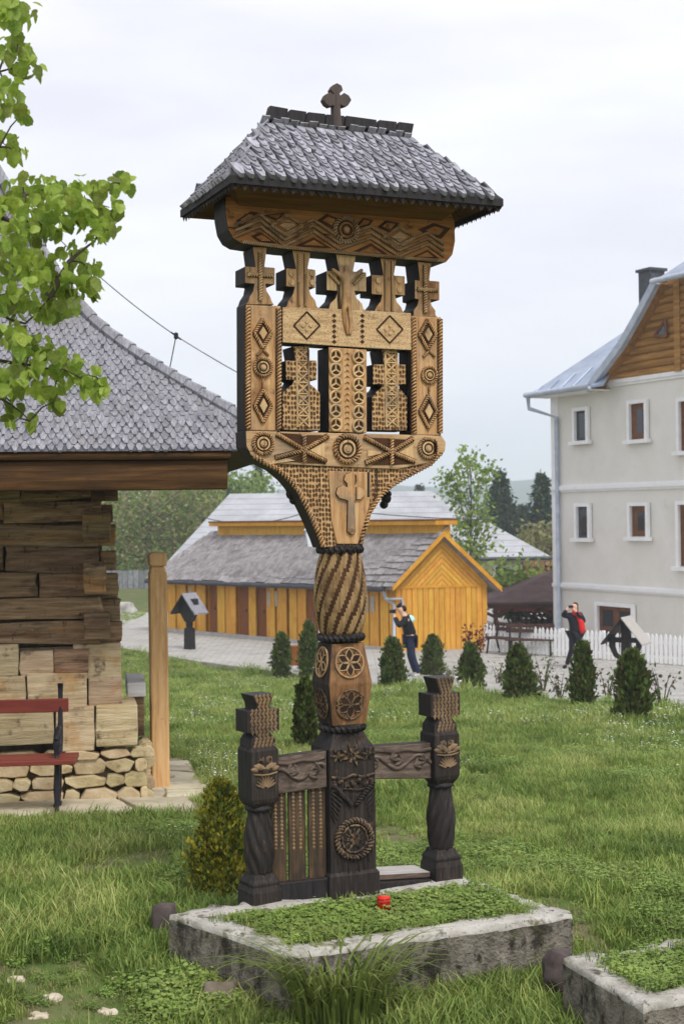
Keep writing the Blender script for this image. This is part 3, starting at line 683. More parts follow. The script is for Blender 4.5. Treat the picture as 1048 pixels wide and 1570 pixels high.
# railing posts, rails, slats
def lp(v): p = Vector(v) - O; return Vector((p.dot(e1), p.dot(e2), p.z))
bl = lp(flat(397, 1386, 0)+Vector((0,.07,0))); br = lp(flat(678, 1350, 0)+Vector((0,.07,0)))
YAW = {0: R(8), 1: R(4)}
for side, (b, kx) in enumerate(((bl, 397), (br, 677))):
    Y_ = (O + e1*b.x + e2*b.y).y
    hh = lambda py: at(kx, py, Y_).z
    yr = YAW[side]; M4 = Matrix.Translation((b.x, b.y, 0)) @ Matrix.Rotation(yr, 4, 'Z')
    dy = 0 if side == 0 else -38
    tops = [1063, 1086, 1120, 1142, 1228, 1242, 1340] if side == 0 else [1037, 1061, 1096, 1118, 1192, 1206, 1302]
    zt_, za0, za1, zsh, zbb, zn, zf = [hh(p) for p in tops]
    m = MB(); m.squares([(zbb-.03, .045, .045), (zbb, .066, .066), (zbb+.02, .072, .072), (zsh-.02, .072, .072), (zsh+.012, .055, .055), (zsh+.045, .035, .05)], (0,0), 0, 1, M=M4)
    post = m.build('railing_post', [CHAR, BLACK], cross, bevel=.006)
    cz = (za0+za1)/2; hz = abs(za0-za1)/2
    m = MB(); P = [(-.058, zt_), (-.036, za0+.02), (-.034, za0), (-.085, za0), (-.085, za1), (-.034, za1), (-.038, zsh+.06), (-.062, zsh+.03), (-.066, zsh-.004), (.066, zsh-.004), (.062, zsh+.03), (.038, zsh+.06), (.034, za1), (.085, za1), (.085, za0), (.034, za0), (.036, za0+.02), (.058, zt_)]
    m.prism(P, -.060, .060, 0, 1, M=M4); m.build('cap_cross', [CHAR, BLACK], post, bevel=.004)
    m = MB(); nr = 0; z = zt_-.006
    while z > zsh+.0:
        hwz = float(np.interp(z, [zsh, zsh+.03, zsh+.06, za1-.001, za1, za0, za0+.001, za0+.02, zt_], [.064, .060, .036, .032, .083, .083, .032, .036, .056])); n = max(1, int(hwz*2/.021))
        for k in range(n):
            u = (k+.5-n/2)*.0205 + (.0 if nr % 2 else .005); q = .0095
            m.add([(u-q, -.0605, z), (u, -.0665, z+.004), (u+q, -.0605, z), (u, -.0625, z-.017), (u, -.0605, z+.010)], [(0,3,1),(3,2,1),(0,1,4),(1,2,4)], 0, M4)
        z -= .0165; nr += 1
    tag(m.build('scale_carving', [CARV], post), kind='stuff')
    m = MB(); cz_ = (zbb+zsh)/2
    for sg in (-1, 1):                       # two rounded oak leaves above, a fluted shell below
        for k in range(4):
            c = Vector((sg*(.012+.014*k), -.072, cz_+.03+.012*math.sin(k*1.1)))
            m.lathe([(.001,-.022),(.011,-.012),(.013,0),(.009,.014),(.001,.022)], 8, M=M4 @ Matrix.Translation(c) @ Matrix.Rotation(sg*(.5+.28*k), 4, 'Y') @ Matrix.Scale(.55, 4, (0,1,0)))
    for k in range(9):
        a = R(-64+16*k); p0 = Vector((0,-.072,cz_-.065)); q = Vector((math.sin(a), 0, math.cos(a)))
        m.tube([p0+q*.012, p0+q*.04-Vector((0,.004,0)), p0+q*(.066-.010*abs(math.sin(a)))], [.003,.0062,.005], 6, M=M4)
    m.tube([(-.062,-.072,cz_+.008),(-.02,-.078,cz_+.002),(.02,-.078,cz_+.002),(.062,-.072,cz_+.008)], .005, 5, M=M4)
    tag(m.build('palmette', [CARV], post, smooth=True), kind='stuff')
    m = MB()
    for k in range(2):
        m.lathe([(.001,-.03),(.022,-.02),(.03,0),(.018,.022),(.001,.032)], 10, M=M4 @ Matrix.Translation((-.02+.04*k, -.062, zsh-.06)) @ Matrix.Rotation(.6-1.2*k, 4, 'Y') @ Matrix.Scale(.5, 4, (0,1,0)))
    m.tube([(-.06,-.07,zsh-.1),(0,-.078,zsh-.108),(.06,-.07,zsh-.1)], .006, 5, 0, M=M4)
    m.build('leaf_carving', [CHARC], post, smooth=True)
    m = MB(); prof = [(.050+.018*math.sin(math.pi*min(1, t*1.05)**.9), zf+(zn-zf)*t) for t in np.linspace(0, 1, 20)]
    m.lathe(prof, 64, (0,0), 0, 1, 8, .09, -1.9 if side == 0 else 1.9, M=M4); m.build('twisted_shaft', [CHAR, BLACK], post, smooth=True)
    m = MB(); m.lathe([(.05,zn-.004),(.066,zn+.006),(.066,zn+.018),(.05,zn+.03)], 20, M=M4)
    m.build('collar', [BLACK], post, smooth=True)
    m = MB(); m.squares([(-.06, .078, .078), (zf-.07, .078, .078), (zf-.045, .07, .07), (zf-.03, .074, .074), (zf-.01, .06, .06), (zf+.01, .052, .052)], (0,0), 0, 1, M=M4)
    m.build('post_foot', [CHAR, BLACK], post, bevel=.006)
def wing(p0, p1, name, z0, z1, t, mats, y_off=0, bev=.005, z0b=None, z1b=None):
    z0b = z0 if z0b is None else z0b; z1b = z1 if z1b is None else z1b
    d = (p1-p0); d.z = 0; L = d.length; d.normalize(); n = Vector((-d.y, d.x, 0)); m = MB()
    vs = []
    for s_, za_, zb_ in ((p0, z0, z1), (p1, z0b, z1b)):
        for sg in (-1, 1):
            for z in (za_, zb_): v = s_ + n*(t/2*sg + y_off); vs.append((v.x, v.y, z))
    m.add(vs, [(0,4,5,1),(2,3,7,6),(1,5,7,3),(0,2,6,4),(0,1,3,2),(4,6,7,5)], [0,1,1,1,1,1]); return m.build(name, mats, cross, bevel=bev), d, n
pl0, pl1 = Vector((bl.x+.06, bl.y+.01, 0)), Vector((-HW+.005, YC-.06, 0))
pr0, pr1 = Vector((HW-.005, YC-.03, 0)), Vector((br.x-.06, br.y, 0))
def hz(px, py, p): return at(px, py, (O+e1*p.x+e2*p.y).y).z
for (p0, p1, a, b, tp, bt, kind) in ((pl0, pl1, 420, 500, (1161,1149), (1217,1205), 0), (pr0, pr1, 582, 655, (1143,1137), (1193,1192), 1)):
    rail, d, n = wing(p0, p1, 'rail', hz(a, bt[0], p0), hz(a, tp[0], p0), .07, [RAIL, CHAR], z0b=hz(b, bt[1], p1), z1b=hz(b, tp[1], p1))
    m = MB(); zc0 = (hz(a, bt[0], p0)+hz(a, tp[0], p0))/2; zc1 = (hz(b, bt[1], p1)+hz(b, tp[1], p1))/2
    off = n*-.037
    pts = [(p0.lerp(p1, t)+off+Vector((0,0,zc0+(zc1-zc0)*t+.03*math.sin(t*9+kind)))) for t in np.linspace(.03, .97, 24)]
    m.tube(pts, .010, 6, 0)
    pts = [(p0.lerp(p1, t)+off+Vector((0,0,zc0+(zc1-zc0)*t+.055+.004*math.sin(t*14)))) for t in np.linspace(.02, .98, 24)]
    m.tube(pts, .010, 6, 0)
    for k in range(5):
        t = .12+.19*k; c = p0.lerp(p1, t)+off; z = zc0+(zc1-zc0)*t-.02*math.cos(t*9)
        for da in (-.7, 0, .7):
            a2 = da + (1.2 if k % 2 else -1.2); q = d*math.sin(a2)*.045 + Vector((0,0,math.cos(a2)*.045))
            m.tube([c+Vector((0,0,z)), c+Vector((0,0,z))+q*.6-n*.006, c+Vector((0,0,z))+q], [.004,.011,.003], 6, 0)
    m.build('leaf_scroll', [RAIL], rail, smooth=True)
    lowz = [hz(a, q, p0) for q in ((1352,1392) if kind == 0 else (1350,1374))]
    lowz1 = [hz(b, q, p1) for q in ((1342,1383) if kind == 0 else (1345,1368))]
    wing(p0, p1, 'bottom_board', min(lowz[1], -.01), lowz[0], .06, [BLACK, CHAR], -.02, z0b=min(lowz1[1], 0), z1b=lowz1[0])
    if kind == 1:
        wing(p0, p1, 'sill_plank', lowz[0]+.004, lowz[0]+.032, .17, [RAIL, mat('pale_grey_plank', [(.3, S(150,146,140)), (.7, S(190,186,180))], 8, WH, .8, .4)], .06, z0b=lowz1[0]+.004, z1b=lowz1[0]+.032)
    else:
        for t0, t1 in ((.01,.28), (.315,.62), (.665,.985)):
            q0, q1 = p0.lerp(p1, t0), p0.lerp(p1, t1); zb_ = lowz[0]-.01; zt2 = zc0-.03
            sl, d, n = wing(q0, q1, 'slat', zb_, zt2, .035, [mat('carved_slat', [(.2, S(44,36,31)), (.5, S(76,62,48)), (.8, S(116,92,62))], 11, WV, .75, .6, blot=[(3, .46, .62, S(46,40,37))], bdist=.006), BLACK], .0)
            m = MB(); o_ = n*-.0185; H_ = zt2-zb_
            for r_ in range(17):
                zq = zt2-.02-r_*H_*.038
                for f_ in (.30, .70):
                    c = q0.lerp(q1, f_)+o_+Vector((0,0,zq)); dd = d*.0085; up = Vector((0,0,.011))
                    m.add([c-dd, c-up, c+dd, c+up, c-n*.004], [(0,1,4),(1,2,4),(2,3,4),(3,0,4)])
            tag(m.build('notch_carving', [CARV], sl), kind='stuff')
# ------------------------------------------------------------------ grave kerbs
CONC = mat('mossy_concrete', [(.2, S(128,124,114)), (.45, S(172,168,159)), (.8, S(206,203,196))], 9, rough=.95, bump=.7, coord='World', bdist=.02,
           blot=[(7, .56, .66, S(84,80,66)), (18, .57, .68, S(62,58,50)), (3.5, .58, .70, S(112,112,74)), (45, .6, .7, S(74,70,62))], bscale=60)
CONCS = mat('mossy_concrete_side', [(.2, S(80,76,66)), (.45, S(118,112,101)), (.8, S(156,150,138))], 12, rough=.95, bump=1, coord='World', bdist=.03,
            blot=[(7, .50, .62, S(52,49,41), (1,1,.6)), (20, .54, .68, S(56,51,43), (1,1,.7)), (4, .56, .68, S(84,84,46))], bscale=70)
def kerb_ring(name, quad, zt, h, wdt, label, parent_thing=True, strips=(0,1,2,3), group=None):
    """four kerb blocks of irregular cast concrete round a bed"""
    q = [Vector((p.x, p.y)) for p in quad]; c = sum(q, Vector((0,0)))/4
    lines = []
    for i in range(4):
        a, b = q[i], q[(i+1)%4]; n = Vector((-(b-a).y, (b-a).x)).normalized()
        if n.dot(c-a) < 0: n = -n
        lines.append((a+n*wdt, (b-a).normalized()))
    def isect(l1, l2):
        (p, r_), (q_, s_) = l1, l2; t = ((q_-p).x*s_.y-(q_-p).y*s_.x)/(r_.x*s_.y-r_.y*s_.x); return p+r_*t
    inn = [isect(lines[i-1], lines[i]) for i in range(4)]
    root = thing(name, label, 'grave kerb', (c.x, c.y, zt-h), 0, group)
    for i in strips:
        a, b, ia, ib = q[i], q[(i+1)%4], inn[i], inn[(i+1)%4]; N_ = max(4, int((b-a).length/.035)); vs = []; prof = [(0,-h),(0,-h*.66),(0,-h*.33),(0,-.03),(.02,-.004),(.3,0),(.65,0),(.97,-.004),(1,-.03),(1,-h)]
        for k in range(N_+1):
            t = k/N_
            for f_, z in prof:
                p = (a.lerp(b, t)).lerp(ia.lerp(ib, t), f_); nn = mnoise.noise(Vector((p.x*9, p.y*9, z*9))); n2 = mnoise.noise(Vector((p.x*24, p.y*24, z*24+5)))
                e_ = .018*nn+.012*n2+.02*max(0, mnoise.noise(Vector((p.x*4, p.y*4, z*3+9)))-.2)
                edge = 1 if f_ < .1 or f_ > .9 else .35
                dd = (a.lerp(b, t)-ia.lerp(ib, t)).normalized()*e_*edge*1.6*(1 if k not in (0, N_) else 0)
                vs.append((p.x-c.x+dd.x, p.y-c.y+dd.y, h+z+(e_*edge if z > -.05 else 0)))
        P = len(prof); fs = [(k*P+j, (k+1)*P+j, (k+1)*P+j+1, k*P+j+1) for k in range(N_) for j in range(P-1)]
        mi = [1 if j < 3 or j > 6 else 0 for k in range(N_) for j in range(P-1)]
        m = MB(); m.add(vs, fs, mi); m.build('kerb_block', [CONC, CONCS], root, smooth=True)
    return root, inn, c
GQ = [flat(259,1398,0), flat(446,1462,0), flat(877,1400,0), flat(704,1341,0)]
gk, GIN, gc = kerb_ring('grave_kerb', GQ, 0, .50, .15, 'weathered concrete grave kerb around the foot of the tall carved cross')
SOIL = mat('bed_soil', [(.3, (.03,.025,.012)), (.7, (.075,.06,.03))], 20, rough=1, bump=.6, coord='World', bdist=.02)
m = MB(); k = len(GIN); cc = sum(GIN, Vector((0,0)))/4
m.add([(p.x-gc.x, p.y-gc.y, .50-.035) for p in [cc+(v-cc)*1.03 for v in GIN]], [(0,1,2,3)]); m.build('soil', [SOIL], gk)
m = MB(); p = [flat(350,1428,0), flat(372,1436,0), flat(640,1396,0), flat(690,1372,0), flat(660,1366,0), flat(470,1398,0)]
z2 = -.01
GQ2 = [flat(862,1467,z2), flat(985,1540,z2), flat(1210,1500,z2), flat(1085,1436,z2)]
gk2, GIN2, gc2 = kerb_ring('grave_kerb', GQ2, z2, .5, .13, 'low broken concrete kerb in the grass beside a purple stone, cut by the photo edge', strips=(0,1,2,3))
m = MB(); cc2 = sum(GIN2, Vector((0,0)))/4
m.add([(p.x-gc2.x, p.y-gc2.y, .50-.05) for p in [cc2+(v-cc2)*1.03 for v in GIN2]], [(0,1,2,3)]); m.build('soil', [SOIL], gk2)

def rock(name, loc, size, material, label=None, cat=None, seed=0, parent=None):
    import bmesh
    b = bmesh.new(); bmesh.ops.create_icosphere(b, subdivisions=3, radius=1)
    for v in b.verts:
        n = v.co.normalized(); d = 1 + .6*mnoise.noise(n*1.5+Vector((seed*7.1,0,0))) + .25*mnoise.noise(n*4+Vector((seed,3,0)))
        p = n*d; p = Vector([max(-.86-.1*mnoise.noise(n*3), min(.86+.2*mnoise.noise(n*2.5), c)) for c in p]); v.co = Vector((p.x*size[0], p.y*size[1], p.z*size[2]))
    me = bpy.data.meshes.new(name); b.to_mesh(me); b.free(); me.materials.append(material)
    me.polygons.foreach_set('use_smooth', [True]*len(me.polygons))
    o = bpy.data.objects.new(name, me); col.objects.link(o); o.location = loc
    if parent: o.parent = parent
    return tag(o, label, cat)
PURP = mat('purple_stone', [(.3, S(58,50,49)), (.6, S(92,82,80)), (.8, S(126,116,108))], 7, rough=.9, bump=.6, coord='Object')
p = flat(243, 1442, -.22); rock('field_stone', (p.x+.02, p.y+.08, -.17), (.07,.05,.12), PURP, 'purplish stone leaning on the left corner of the cross kerb', 'stone', 1)
p = flat(846, 1500, -.15); rock('field_stone', (p.x+.03, p.y+.06, -.14), (.07,.05,.11), PURP, 'purplish stone leaning on the low kerb at the photo edge', 'stone', 2)
p = ground_at(338, 1535); rock('field_stone', (p.x, p.y, p.z+.02), (.085,.07,.07), mat('grey_brown_stone', [(.3, S(90,80,68)), (.7, S(140,128,112))], 7, rough=.95, bump=.6), 'brown stone in the grass before the cross kerb corner', 'stone', 3)
for k, (a, b) in enumerate(((185,1505),(80,1532),(165,1555),(25,1505),(60,1560))):
    p = ground_at(a, b); o = rock('pebble', (p.x, p.y, p.z+.0), (.05,.04,.022), mat('pale_pebble', [(.3, S(178,164,140)), (.7, S(216,206,188))], 9, rough=.9, bump=.4), ['pale stone in the short grass, nearest to the cross kerb', 'pale stone in the thin grass at the bottom, between two others', 'lowest pale stone at the bottom edge of the photo', 'leftmost pale stone, at the photo edge below the bench', 'pale stone lowest on the left in the thin grass'][k], 'stone', 10+k); o['group'] = 'pale stones in the grass'
# red grave candle
RED = bpy.data.materials.new('red_glass'); RED.use_nodes = True; bs = RED.node_tree.nodes['Principled BSDF']
bs.inputs['Base Color'].default_value = (*S(225,40,24), 1); bs.inputs['Roughness'].default_value = .15; bs.inputs['Transmission Weight'].default_value = .55
p = flat(588, 1391, .015); cnd = thing('grave_candle', 'small red glass grave candle on the kerb before the pillar', 'candle', (p.x, p.y, .0))
m = MB(); m.lathe([(.024,0),(.029,.006),(.031,.045),(.028,.056)], 20); m.build('cup', [RED], cnd, smooth=True)
m = MB(); m.lathe([(.028,.054),(.031,.056),(.029,.062),(.020,.065),(.010,.067)], 20); m.build('lid', [mat('red_plastic', [(.4, S(190,30,20)), (.6, S(220,50,30))], 5, rough=.4, bump=0)], cnd, smooth=True)
# ------------------------------------------------------------------ log church on the left
CT = R(10); ce1 = Vector((math.cos(CT), math.sin(CT), 0)); ce2 = Vector((-math.sin(CT), math.cos(CT), 0))
CC = at(163, 1000, 11.2); CC.z = 0
church = thing('log_church', 'old log church with grey shingle roof and rubble stone base beside the red bench', 'church', (CC.x, CC.y, gz(CC.x, CC.y)-.05), CT)
CZ = church.location.z
def CP(px, py, y=0):           # pixel -> church wall plane (x along, z up), y metres behind the wall face
    p = on_plane(px, py, CC+ce2*y, ce2) - CC; return p.dot(ce1), p.z - CZ
LOGD = mat('old_log', [(.2, S(82,64,47)), (.45, S(142,116,88)), (.7, S(184,158,124)), (.9, S(212,188,154))], 7, (.35,5,5), .85, 1.0, rand=.38, hue=.012, bdist=.02,
           blot=[(3, .54, .68, S(78,60,46), (.6,3,3)), (2.2, .56, .7, S(184,128,70), (.5,3,3)), (9, .6, .74, S(50,38,28), (2.5,2.5,.6))], bscale=40)
LOGP = mat('pale_hewn_timber', [(.2, S(118,100,76)), (.45, S(174,154,122)), (.75, S(208,190,158))], 6, (.5,5,5), .9, .9, rand=.22, hue=.015, bdist=.015,
           blot=[(3, .52, .68, S(170,128,80)), (2, .54, .7, S(128,112,90)), (8, .58, .72, S(84,70,54))], bscale=40)
STONE = mat('rubble_stone', [(.2, S(140,122,92)), (.5, S(186,168,130)), (.8, S(212,200,170))], 6, rough=.95, bump=.7, rand=.2, hue=.015, bdist=.02,
            blot=[(5, .56, .72, S(126,104,70)), (14, .62, .75, S(88,80,64))], bscale=50)
MORT = mat('dark_joint', [(.3, S(84,74,58)), (.7, S(134,120,96))], 8, rough=1, bump=.5)
def hewn(name, x0, x1, z0, z1, y0, y1, material, parent, amp=.012, seg=.22, taper=0, seed=None):
    """a hewn timber or block with uneven faces"""
    seed = random.random()*50 if seed is None else seed
    n = max(2, int((x1-x0)/seg)); vs, fs = [], []; prof = [(0,0),(0,.33),(0,.66),(0,1),(.5,1),(1,1),(1,0)]
    for k in range(n+1):
        t = k/n; x = x0+(x1-x0)*t
        for a, b in prof:
            nn = mnoise.noise(Vector((x*2.2+seed, a*2, b*2.3+seed))); n2 = mnoise.noise(Vector((x*6+seed, a*3+4, b*5)))
            bul = .012*math.sin(b*math.pi) if a == 0 else 0
            ex = amp*mnoise.noise(Vector((a*3+seed, b*4, t*40)))*1.2 if k in (0, n) else 0
            vs.append((x+ex, y0+(y1-y0)*a - bul + amp*nn*1.4 + amp*n2*.7, z0+(z1-z0)*b + amp*1.5*mnoise.noise(Vector((x*1.1+seed, b*9, 2))) + taper*(t-.5)))
    P = 7
    for k in range(n):
        for j in range(P): fs.append((k*P+j, (k+1)*P+j, (k+1)*P+(j+1)%P, k*P+(j+1)%P))
    fs.append(tuple(range(P))); fs.append(tuple(n*P+j for j in range(P))[::-1])
    m = MB(); m.add(vs, fs); return m.build(name, [material], parent, bevel=.007)
# core behind the logs so no gaps show through
m = MB(); m.box((-2.15, .40, 1.45), (4.26, .44, 3.1)); a, b = CP(-420, 1150, 0), CP(180, 990, 0); m.box(((a[0]+b[0])/2, .12, (a[1]+b[1])/2), (b[0]-a[0], .16, b[1]-a[1])); m.build('wall_core', [MORT], church)
XL = -4.2
zs_ = [CP(100, py)[1] for py in (986, 952, 916, 876, 838, 800, 768, 738)]
for k in range(len(zs_)-1):
    z0, z1 = zs_[k], zs_[k+1]; xr = -.02 + random.uniform(-.03,.03)
    cuts = sorted([XL, xr] + ([random.uniform(-1.6,-.5)] if k % 2 else [random.uniform(-1.3,-.35)]) + [random.uniform(-3,-2)])
    for a, b in zip(cuts[:-1], cuts[1:]):
        hewn('log', a+.006, b-.006, z0+.004, z1-.006, -.02+random.uniform(-.03,.02), .3, LOGD, church, .026, taper=random.uniform(-.05,.05))
    # log ends of the other wall crossing at the corner
    if k % 2 == 0: hewn('log_end', -.17, .02+random.uniform(-.02,.03), z0+.03, z1+.06, -.10-random.uniform(0,.05), .2, LOGD, church, .018, .09)
    hewn('corner_log_end', -.04, .10+random.uniform(-.04,.04), z0-.01, z1-.03, .12, .36, LOGD, church, .02, .09)
# large pale squared timbers low on the wall
def blk(p0, p1, y0, y1, name='hewn_block', mt=None):
    (x0, z1), (x1, z0) = CP(*p0, y0), CP(*p1, y0); return hewn(name, x0, x1, z0, z1, y0, y1, mt or LOGP, church, .011, .2)
blk((-60,990),(29,1037),-.05,.3); blk((31,1000),(82,1036),-.05,.3); blk((83,996),(136,1030),-.03,.3, mt=LOGD)
blk((-60,1039),(39,1082),-.06,.3); blk((41,1034),(134,1083),-.08,.3); blk((136,1040),(188,1082),-.05,.3); blk((112,988),(186,1039),.0,.3, mt=LOGP)
blk((-200,1085),(84,1140),-.13,.3); blk((86,1086),(145,1150),-.15,.3); blk((147,1083),(211,1142),-.17,.3)
blk((-260,992),(-62,1082),-.06,.3); blk((-420,1080),(-202,1150),-.1,.3)
blk((205,1070),(222,1128),.35,.9, 'corner_log_end', LOGD); blk((196,1047),(224,1068),.30,1.0, 'corner_log_end', mat('whitewashed_log', [(.3, S(190,188,186)), (.7, S(222,222,222))], 5, (.4,5,5), .8, .4))
# rubble footing
m = MB(); a, b = CP(-420, 1142, -.12), CP(222, 1150, -.12); m.box(((a[0]+b[0])/2, .16, .16), (b[0]-a[0], .44, .46)); m.build('footing_core', [MORT], church)
def rubble(x, z, w_, h_, y, sd):
    pts = []; n = random.choice((6,7,8))
    for j in range(n):
        t = 2*math.pi*(j+.5*random.random())/n; q = random.uniform(3.5, 7)
        cx_, cz_ = math.cos(t), math.sin(t); rr = (abs(cx_)**q+abs(cz_)**q)**(-1/q)
        pts.append((x+w_/2*cx_*rr*random.uniform(.97,1.10), z+h_/2*cz_*rr*random.uniform(.97,1.14)))
    m = MB(); m.prism(pts, y, y+.14); m.build('stone', [STONE], church, bevel=.008)
za_, zb_ = CP(100,1215,-.15)[1], CP(100,1146,-.15)[1]; z = za_-.08
while z < zb_-.05:
    h_ = min(random.uniform(.07,.12), zb_-z+.02); x = -3.2
    x_end = CP(222 if z < (za_+zb_)/2+.1 else 212, 1180, -.15)[0]
    while x < x_end:
        w_ = random.uniform(.12,.34); w_ = min(w_, x_end-x+.02)
        if w_ < .05: break
        rubble(x+w_/2, z+h_/2, w_*.97, h_*random.uniform(.86,1.0), -.16+random.uniform(-.035,.03)-(.05 if z < za_+.05 else 0), 0); x += w_
    z += h_
for py0 in (1150, 1164, 1180, 1196, 1212):
    x, z = CP(226, py0, .05)
    for j in range(3): rubble(x-.02+random.uniform(-.03,.02), z, .11, .1, -.08+.2*j, 0)
# eaves beams
BEAMM = mat('eave_beam', [(.2, S(42,29,15)), (.5, S(78,53,27)), (.8, S(112,78,40))], 6, (.3,5,5), .8, .6, bdist=.012, blot=(2, .5, .68, S(62,44,26)))  # base colour darkened to stand in for shade under the eave overhang
YE = -1.15
(xb1, zb0), (_, zb1_) = CP(347, 750, YE+.16), CP(347, 706, YE+.16)
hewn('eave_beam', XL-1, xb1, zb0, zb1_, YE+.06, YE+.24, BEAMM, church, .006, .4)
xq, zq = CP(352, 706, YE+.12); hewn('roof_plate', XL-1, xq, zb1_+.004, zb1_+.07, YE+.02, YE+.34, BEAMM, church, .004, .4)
for k in range(6):
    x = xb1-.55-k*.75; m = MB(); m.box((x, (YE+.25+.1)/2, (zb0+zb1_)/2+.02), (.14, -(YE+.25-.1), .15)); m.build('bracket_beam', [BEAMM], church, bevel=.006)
xs1, zs1 = CP(200, 762, -.6)
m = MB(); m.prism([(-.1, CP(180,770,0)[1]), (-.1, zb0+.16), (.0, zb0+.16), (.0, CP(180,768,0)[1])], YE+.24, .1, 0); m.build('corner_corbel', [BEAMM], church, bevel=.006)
# ceiling boards of the overhang
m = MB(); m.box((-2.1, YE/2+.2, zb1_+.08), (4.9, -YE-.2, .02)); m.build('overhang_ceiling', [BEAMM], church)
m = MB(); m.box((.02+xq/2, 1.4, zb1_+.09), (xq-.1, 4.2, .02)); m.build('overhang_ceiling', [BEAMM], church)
# swept hip roof: profile run (from the eave) -> rise
RUN = [0, .15, .34, .6, .83, 1.05, 1.26, 1.42, 1.7, 2.0, 2.35, 2.7]; RISE = [0, .10, .26, .45, .62, .79, .97, 1.13, 1.55, 2.1, 2.85, 3.8]
ex, ez = CP(447, 690, YE)
rise = lambda t: float(np.interp(t, RUN, RISE))
XLE = -5.2; DEEP = 5.6
m = MB(); N_ = len(RUN)
vs = [(XLE, YE+r_, ez+h_) for r_, h_ in zip(RUN, RISE)] + [(ex-r_, YE+r_, ez+h_) for r_, h_ in zip(RUN, RISE)]
m.add(vs, [(i, N_+i, N_+i+1, i+1) for i in range(N_-1)])
vs = [(ex-r_, YE+r_, ez+h_) for r_, h_ in zip(RUN, RISE)] + [(ex-r_, DEEP, ez+h_) for r_, h_ in zip(RUN, RISE)]
m.add(vs, [(i, N_+i, N_+i+1, i+1) for i in range(N_-1)])
RB = mat('roof_underlay', [(.3, S(70,70,76)), (.7, S(110,110,118))], 10, rough=.9)
m.add([(XLE, YE, ez-.01), (ex, YE, ez-.01), (ex, DEEP, ez-.01), (XLE, DEEP, ez-.01)], [(0,3,2,1)], 1)
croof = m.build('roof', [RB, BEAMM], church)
CSH = shingle_mesh('shingle', .058, .19, .014, SHING2, .35)
cand, rest = [], []
expo = .072; t_arc = 0; arcs = [0]
for i in range(N_-1): arcs.append(arcs[-1]+math.hypot(RUN[i+1]-RUN[i], RISE[i+1]-RISE[i]))
row = 0; s_ = 0.0
Mch = Matrix.Translation(church.location) @ Matrix.Rotation(CT, 4, 'Z')
def in_view(p):
    q = cam_inv @ p
    return q.z < 0 and abs(q.x/-q.z*F_PX) < 530 and abs(q.y/-q.z*F_PX) < 790
cam_inv = cam.matrix_world.inverted()
while s_ < arcs[-1]-.05:
    run = float(np.interp(s_, arcs, RUN)); run2 = float(np.interp(min(arcs[-1], s_+.06), arcs, RUN)); dr, dh = run2-run, rise(run2)-rise(run); L = math.hypot(dr, dh)
    Vv = Vector((0, dr/L, dh/L)); U = Vector((1,0,0)); N = U.cross(Vv)
    x = ex-run-.075 - (.03 if row % 2 else 0)
    while x > XLE:
        if x < ex-run-.015 or True:
            w_ = random.uniform(.82, 1.04); p = Vector((x-.03, YE+run, ez+rise(run))) + N*.003 + Vv*random.uniform(-.018,.014)
            a = random.gauss(0, .05); U2 = U*math.cos(a)+Vv*math.sin(a); V2 = N.cross(U2); tl = random.uniform(0,.10); V3 = V2*math.cos(tl)-N*math.sin(tl)
            M4 = frame_m(p, U2*w_, V3, U2.cross(V3))
            (cand if in_view(Mch @ p) else rest).append(M4)
        x -= .061
    # side slope
    U = Vector((0,-1,0)); Vv = Vector((-dr/L, 0, dh/L)); U = Vector((0,1,0)); N = U.cross(Vv)
    y = YE+run+.085
    while y < DEEP-.05:
        rest.append(frame_m(Vector((ex-run, y+.03, ez+rise(run)))+N*.003, U*.97, Vv, N)); y += .061
    s_ += expo; row += 1
hipm = MB()
for i in range(26):
    t0 = 2.6*i/26; t1 = t0+.13; a = Vector((ex-t0+.01, YE+t0-.01, ez+rise(t0)+.012)); b = Vector((ex-t1+.01, YE+t1-.01, ez+rise(t1)+.004))
    hipm.tube([a, b], [.052, .040], 6)
hipm.build('hip_cap', [SHING2], croof)
cand.sort(key=lambda M4: (round(M4[2][3], 2), random.random()))
for M4 in cand[:290]: inst(CSH, croof, M4, 'shingle')
join_inst(CSH, cand[290:]+rest, 'shingle_cover', croof)

# flagstone apron
FLAG = mat('flagstone', [(.25, S(150,140,118)), (.5, S(190,180,156)), (.8, S(214,206,186))], 3, rough=.95, bump=.6, rand=.14, hue=.01, bdist=.015, blot=[(6, .58, .74, S(128,114,88)), (20, .62, .76, S(120,112,96))], bscale=40)
apron = tag(bpy.data.objects.new('flagstone_path', None), kind='structure'); col.objects.link(apron)
V = []; 
def cpt(x, y, dz=.0): p = CC + ce1*x + ce2*y; return Vector((p.x, p.y, gz(p.x, p.y)+dz))
m = MB()
for (x0, x1, y0, y1) in ((-4.5, .65, -1.0, .1), (0, .85, .1, 3.2)):
    nx_, ny_ = max(2, int((x1-x0)/.4)), max(2, int((y1-y0)/.4)); o_ = len(m.v)
    vs = [cpt(x0+(x1-x0)*i/nx_, y0+(y1-y0)*j/ny_, .012) for i in range(nx_+1) for j in range(ny_+1)]
    m.add(vs, [(i*(ny_+1)+j, (i+1)*(ny_+1)+j, (i+1)*(ny_+1)+j+1, i*(ny_+1)+j+1) for i in range(nx_) for j in range(ny_)])
m.build('bedding_sand', [mat('bedding', [(.3, S(120,110,88)), (.7, S(164,152,124))], 6, rough=1, bump=.5, coord='World')], apron)
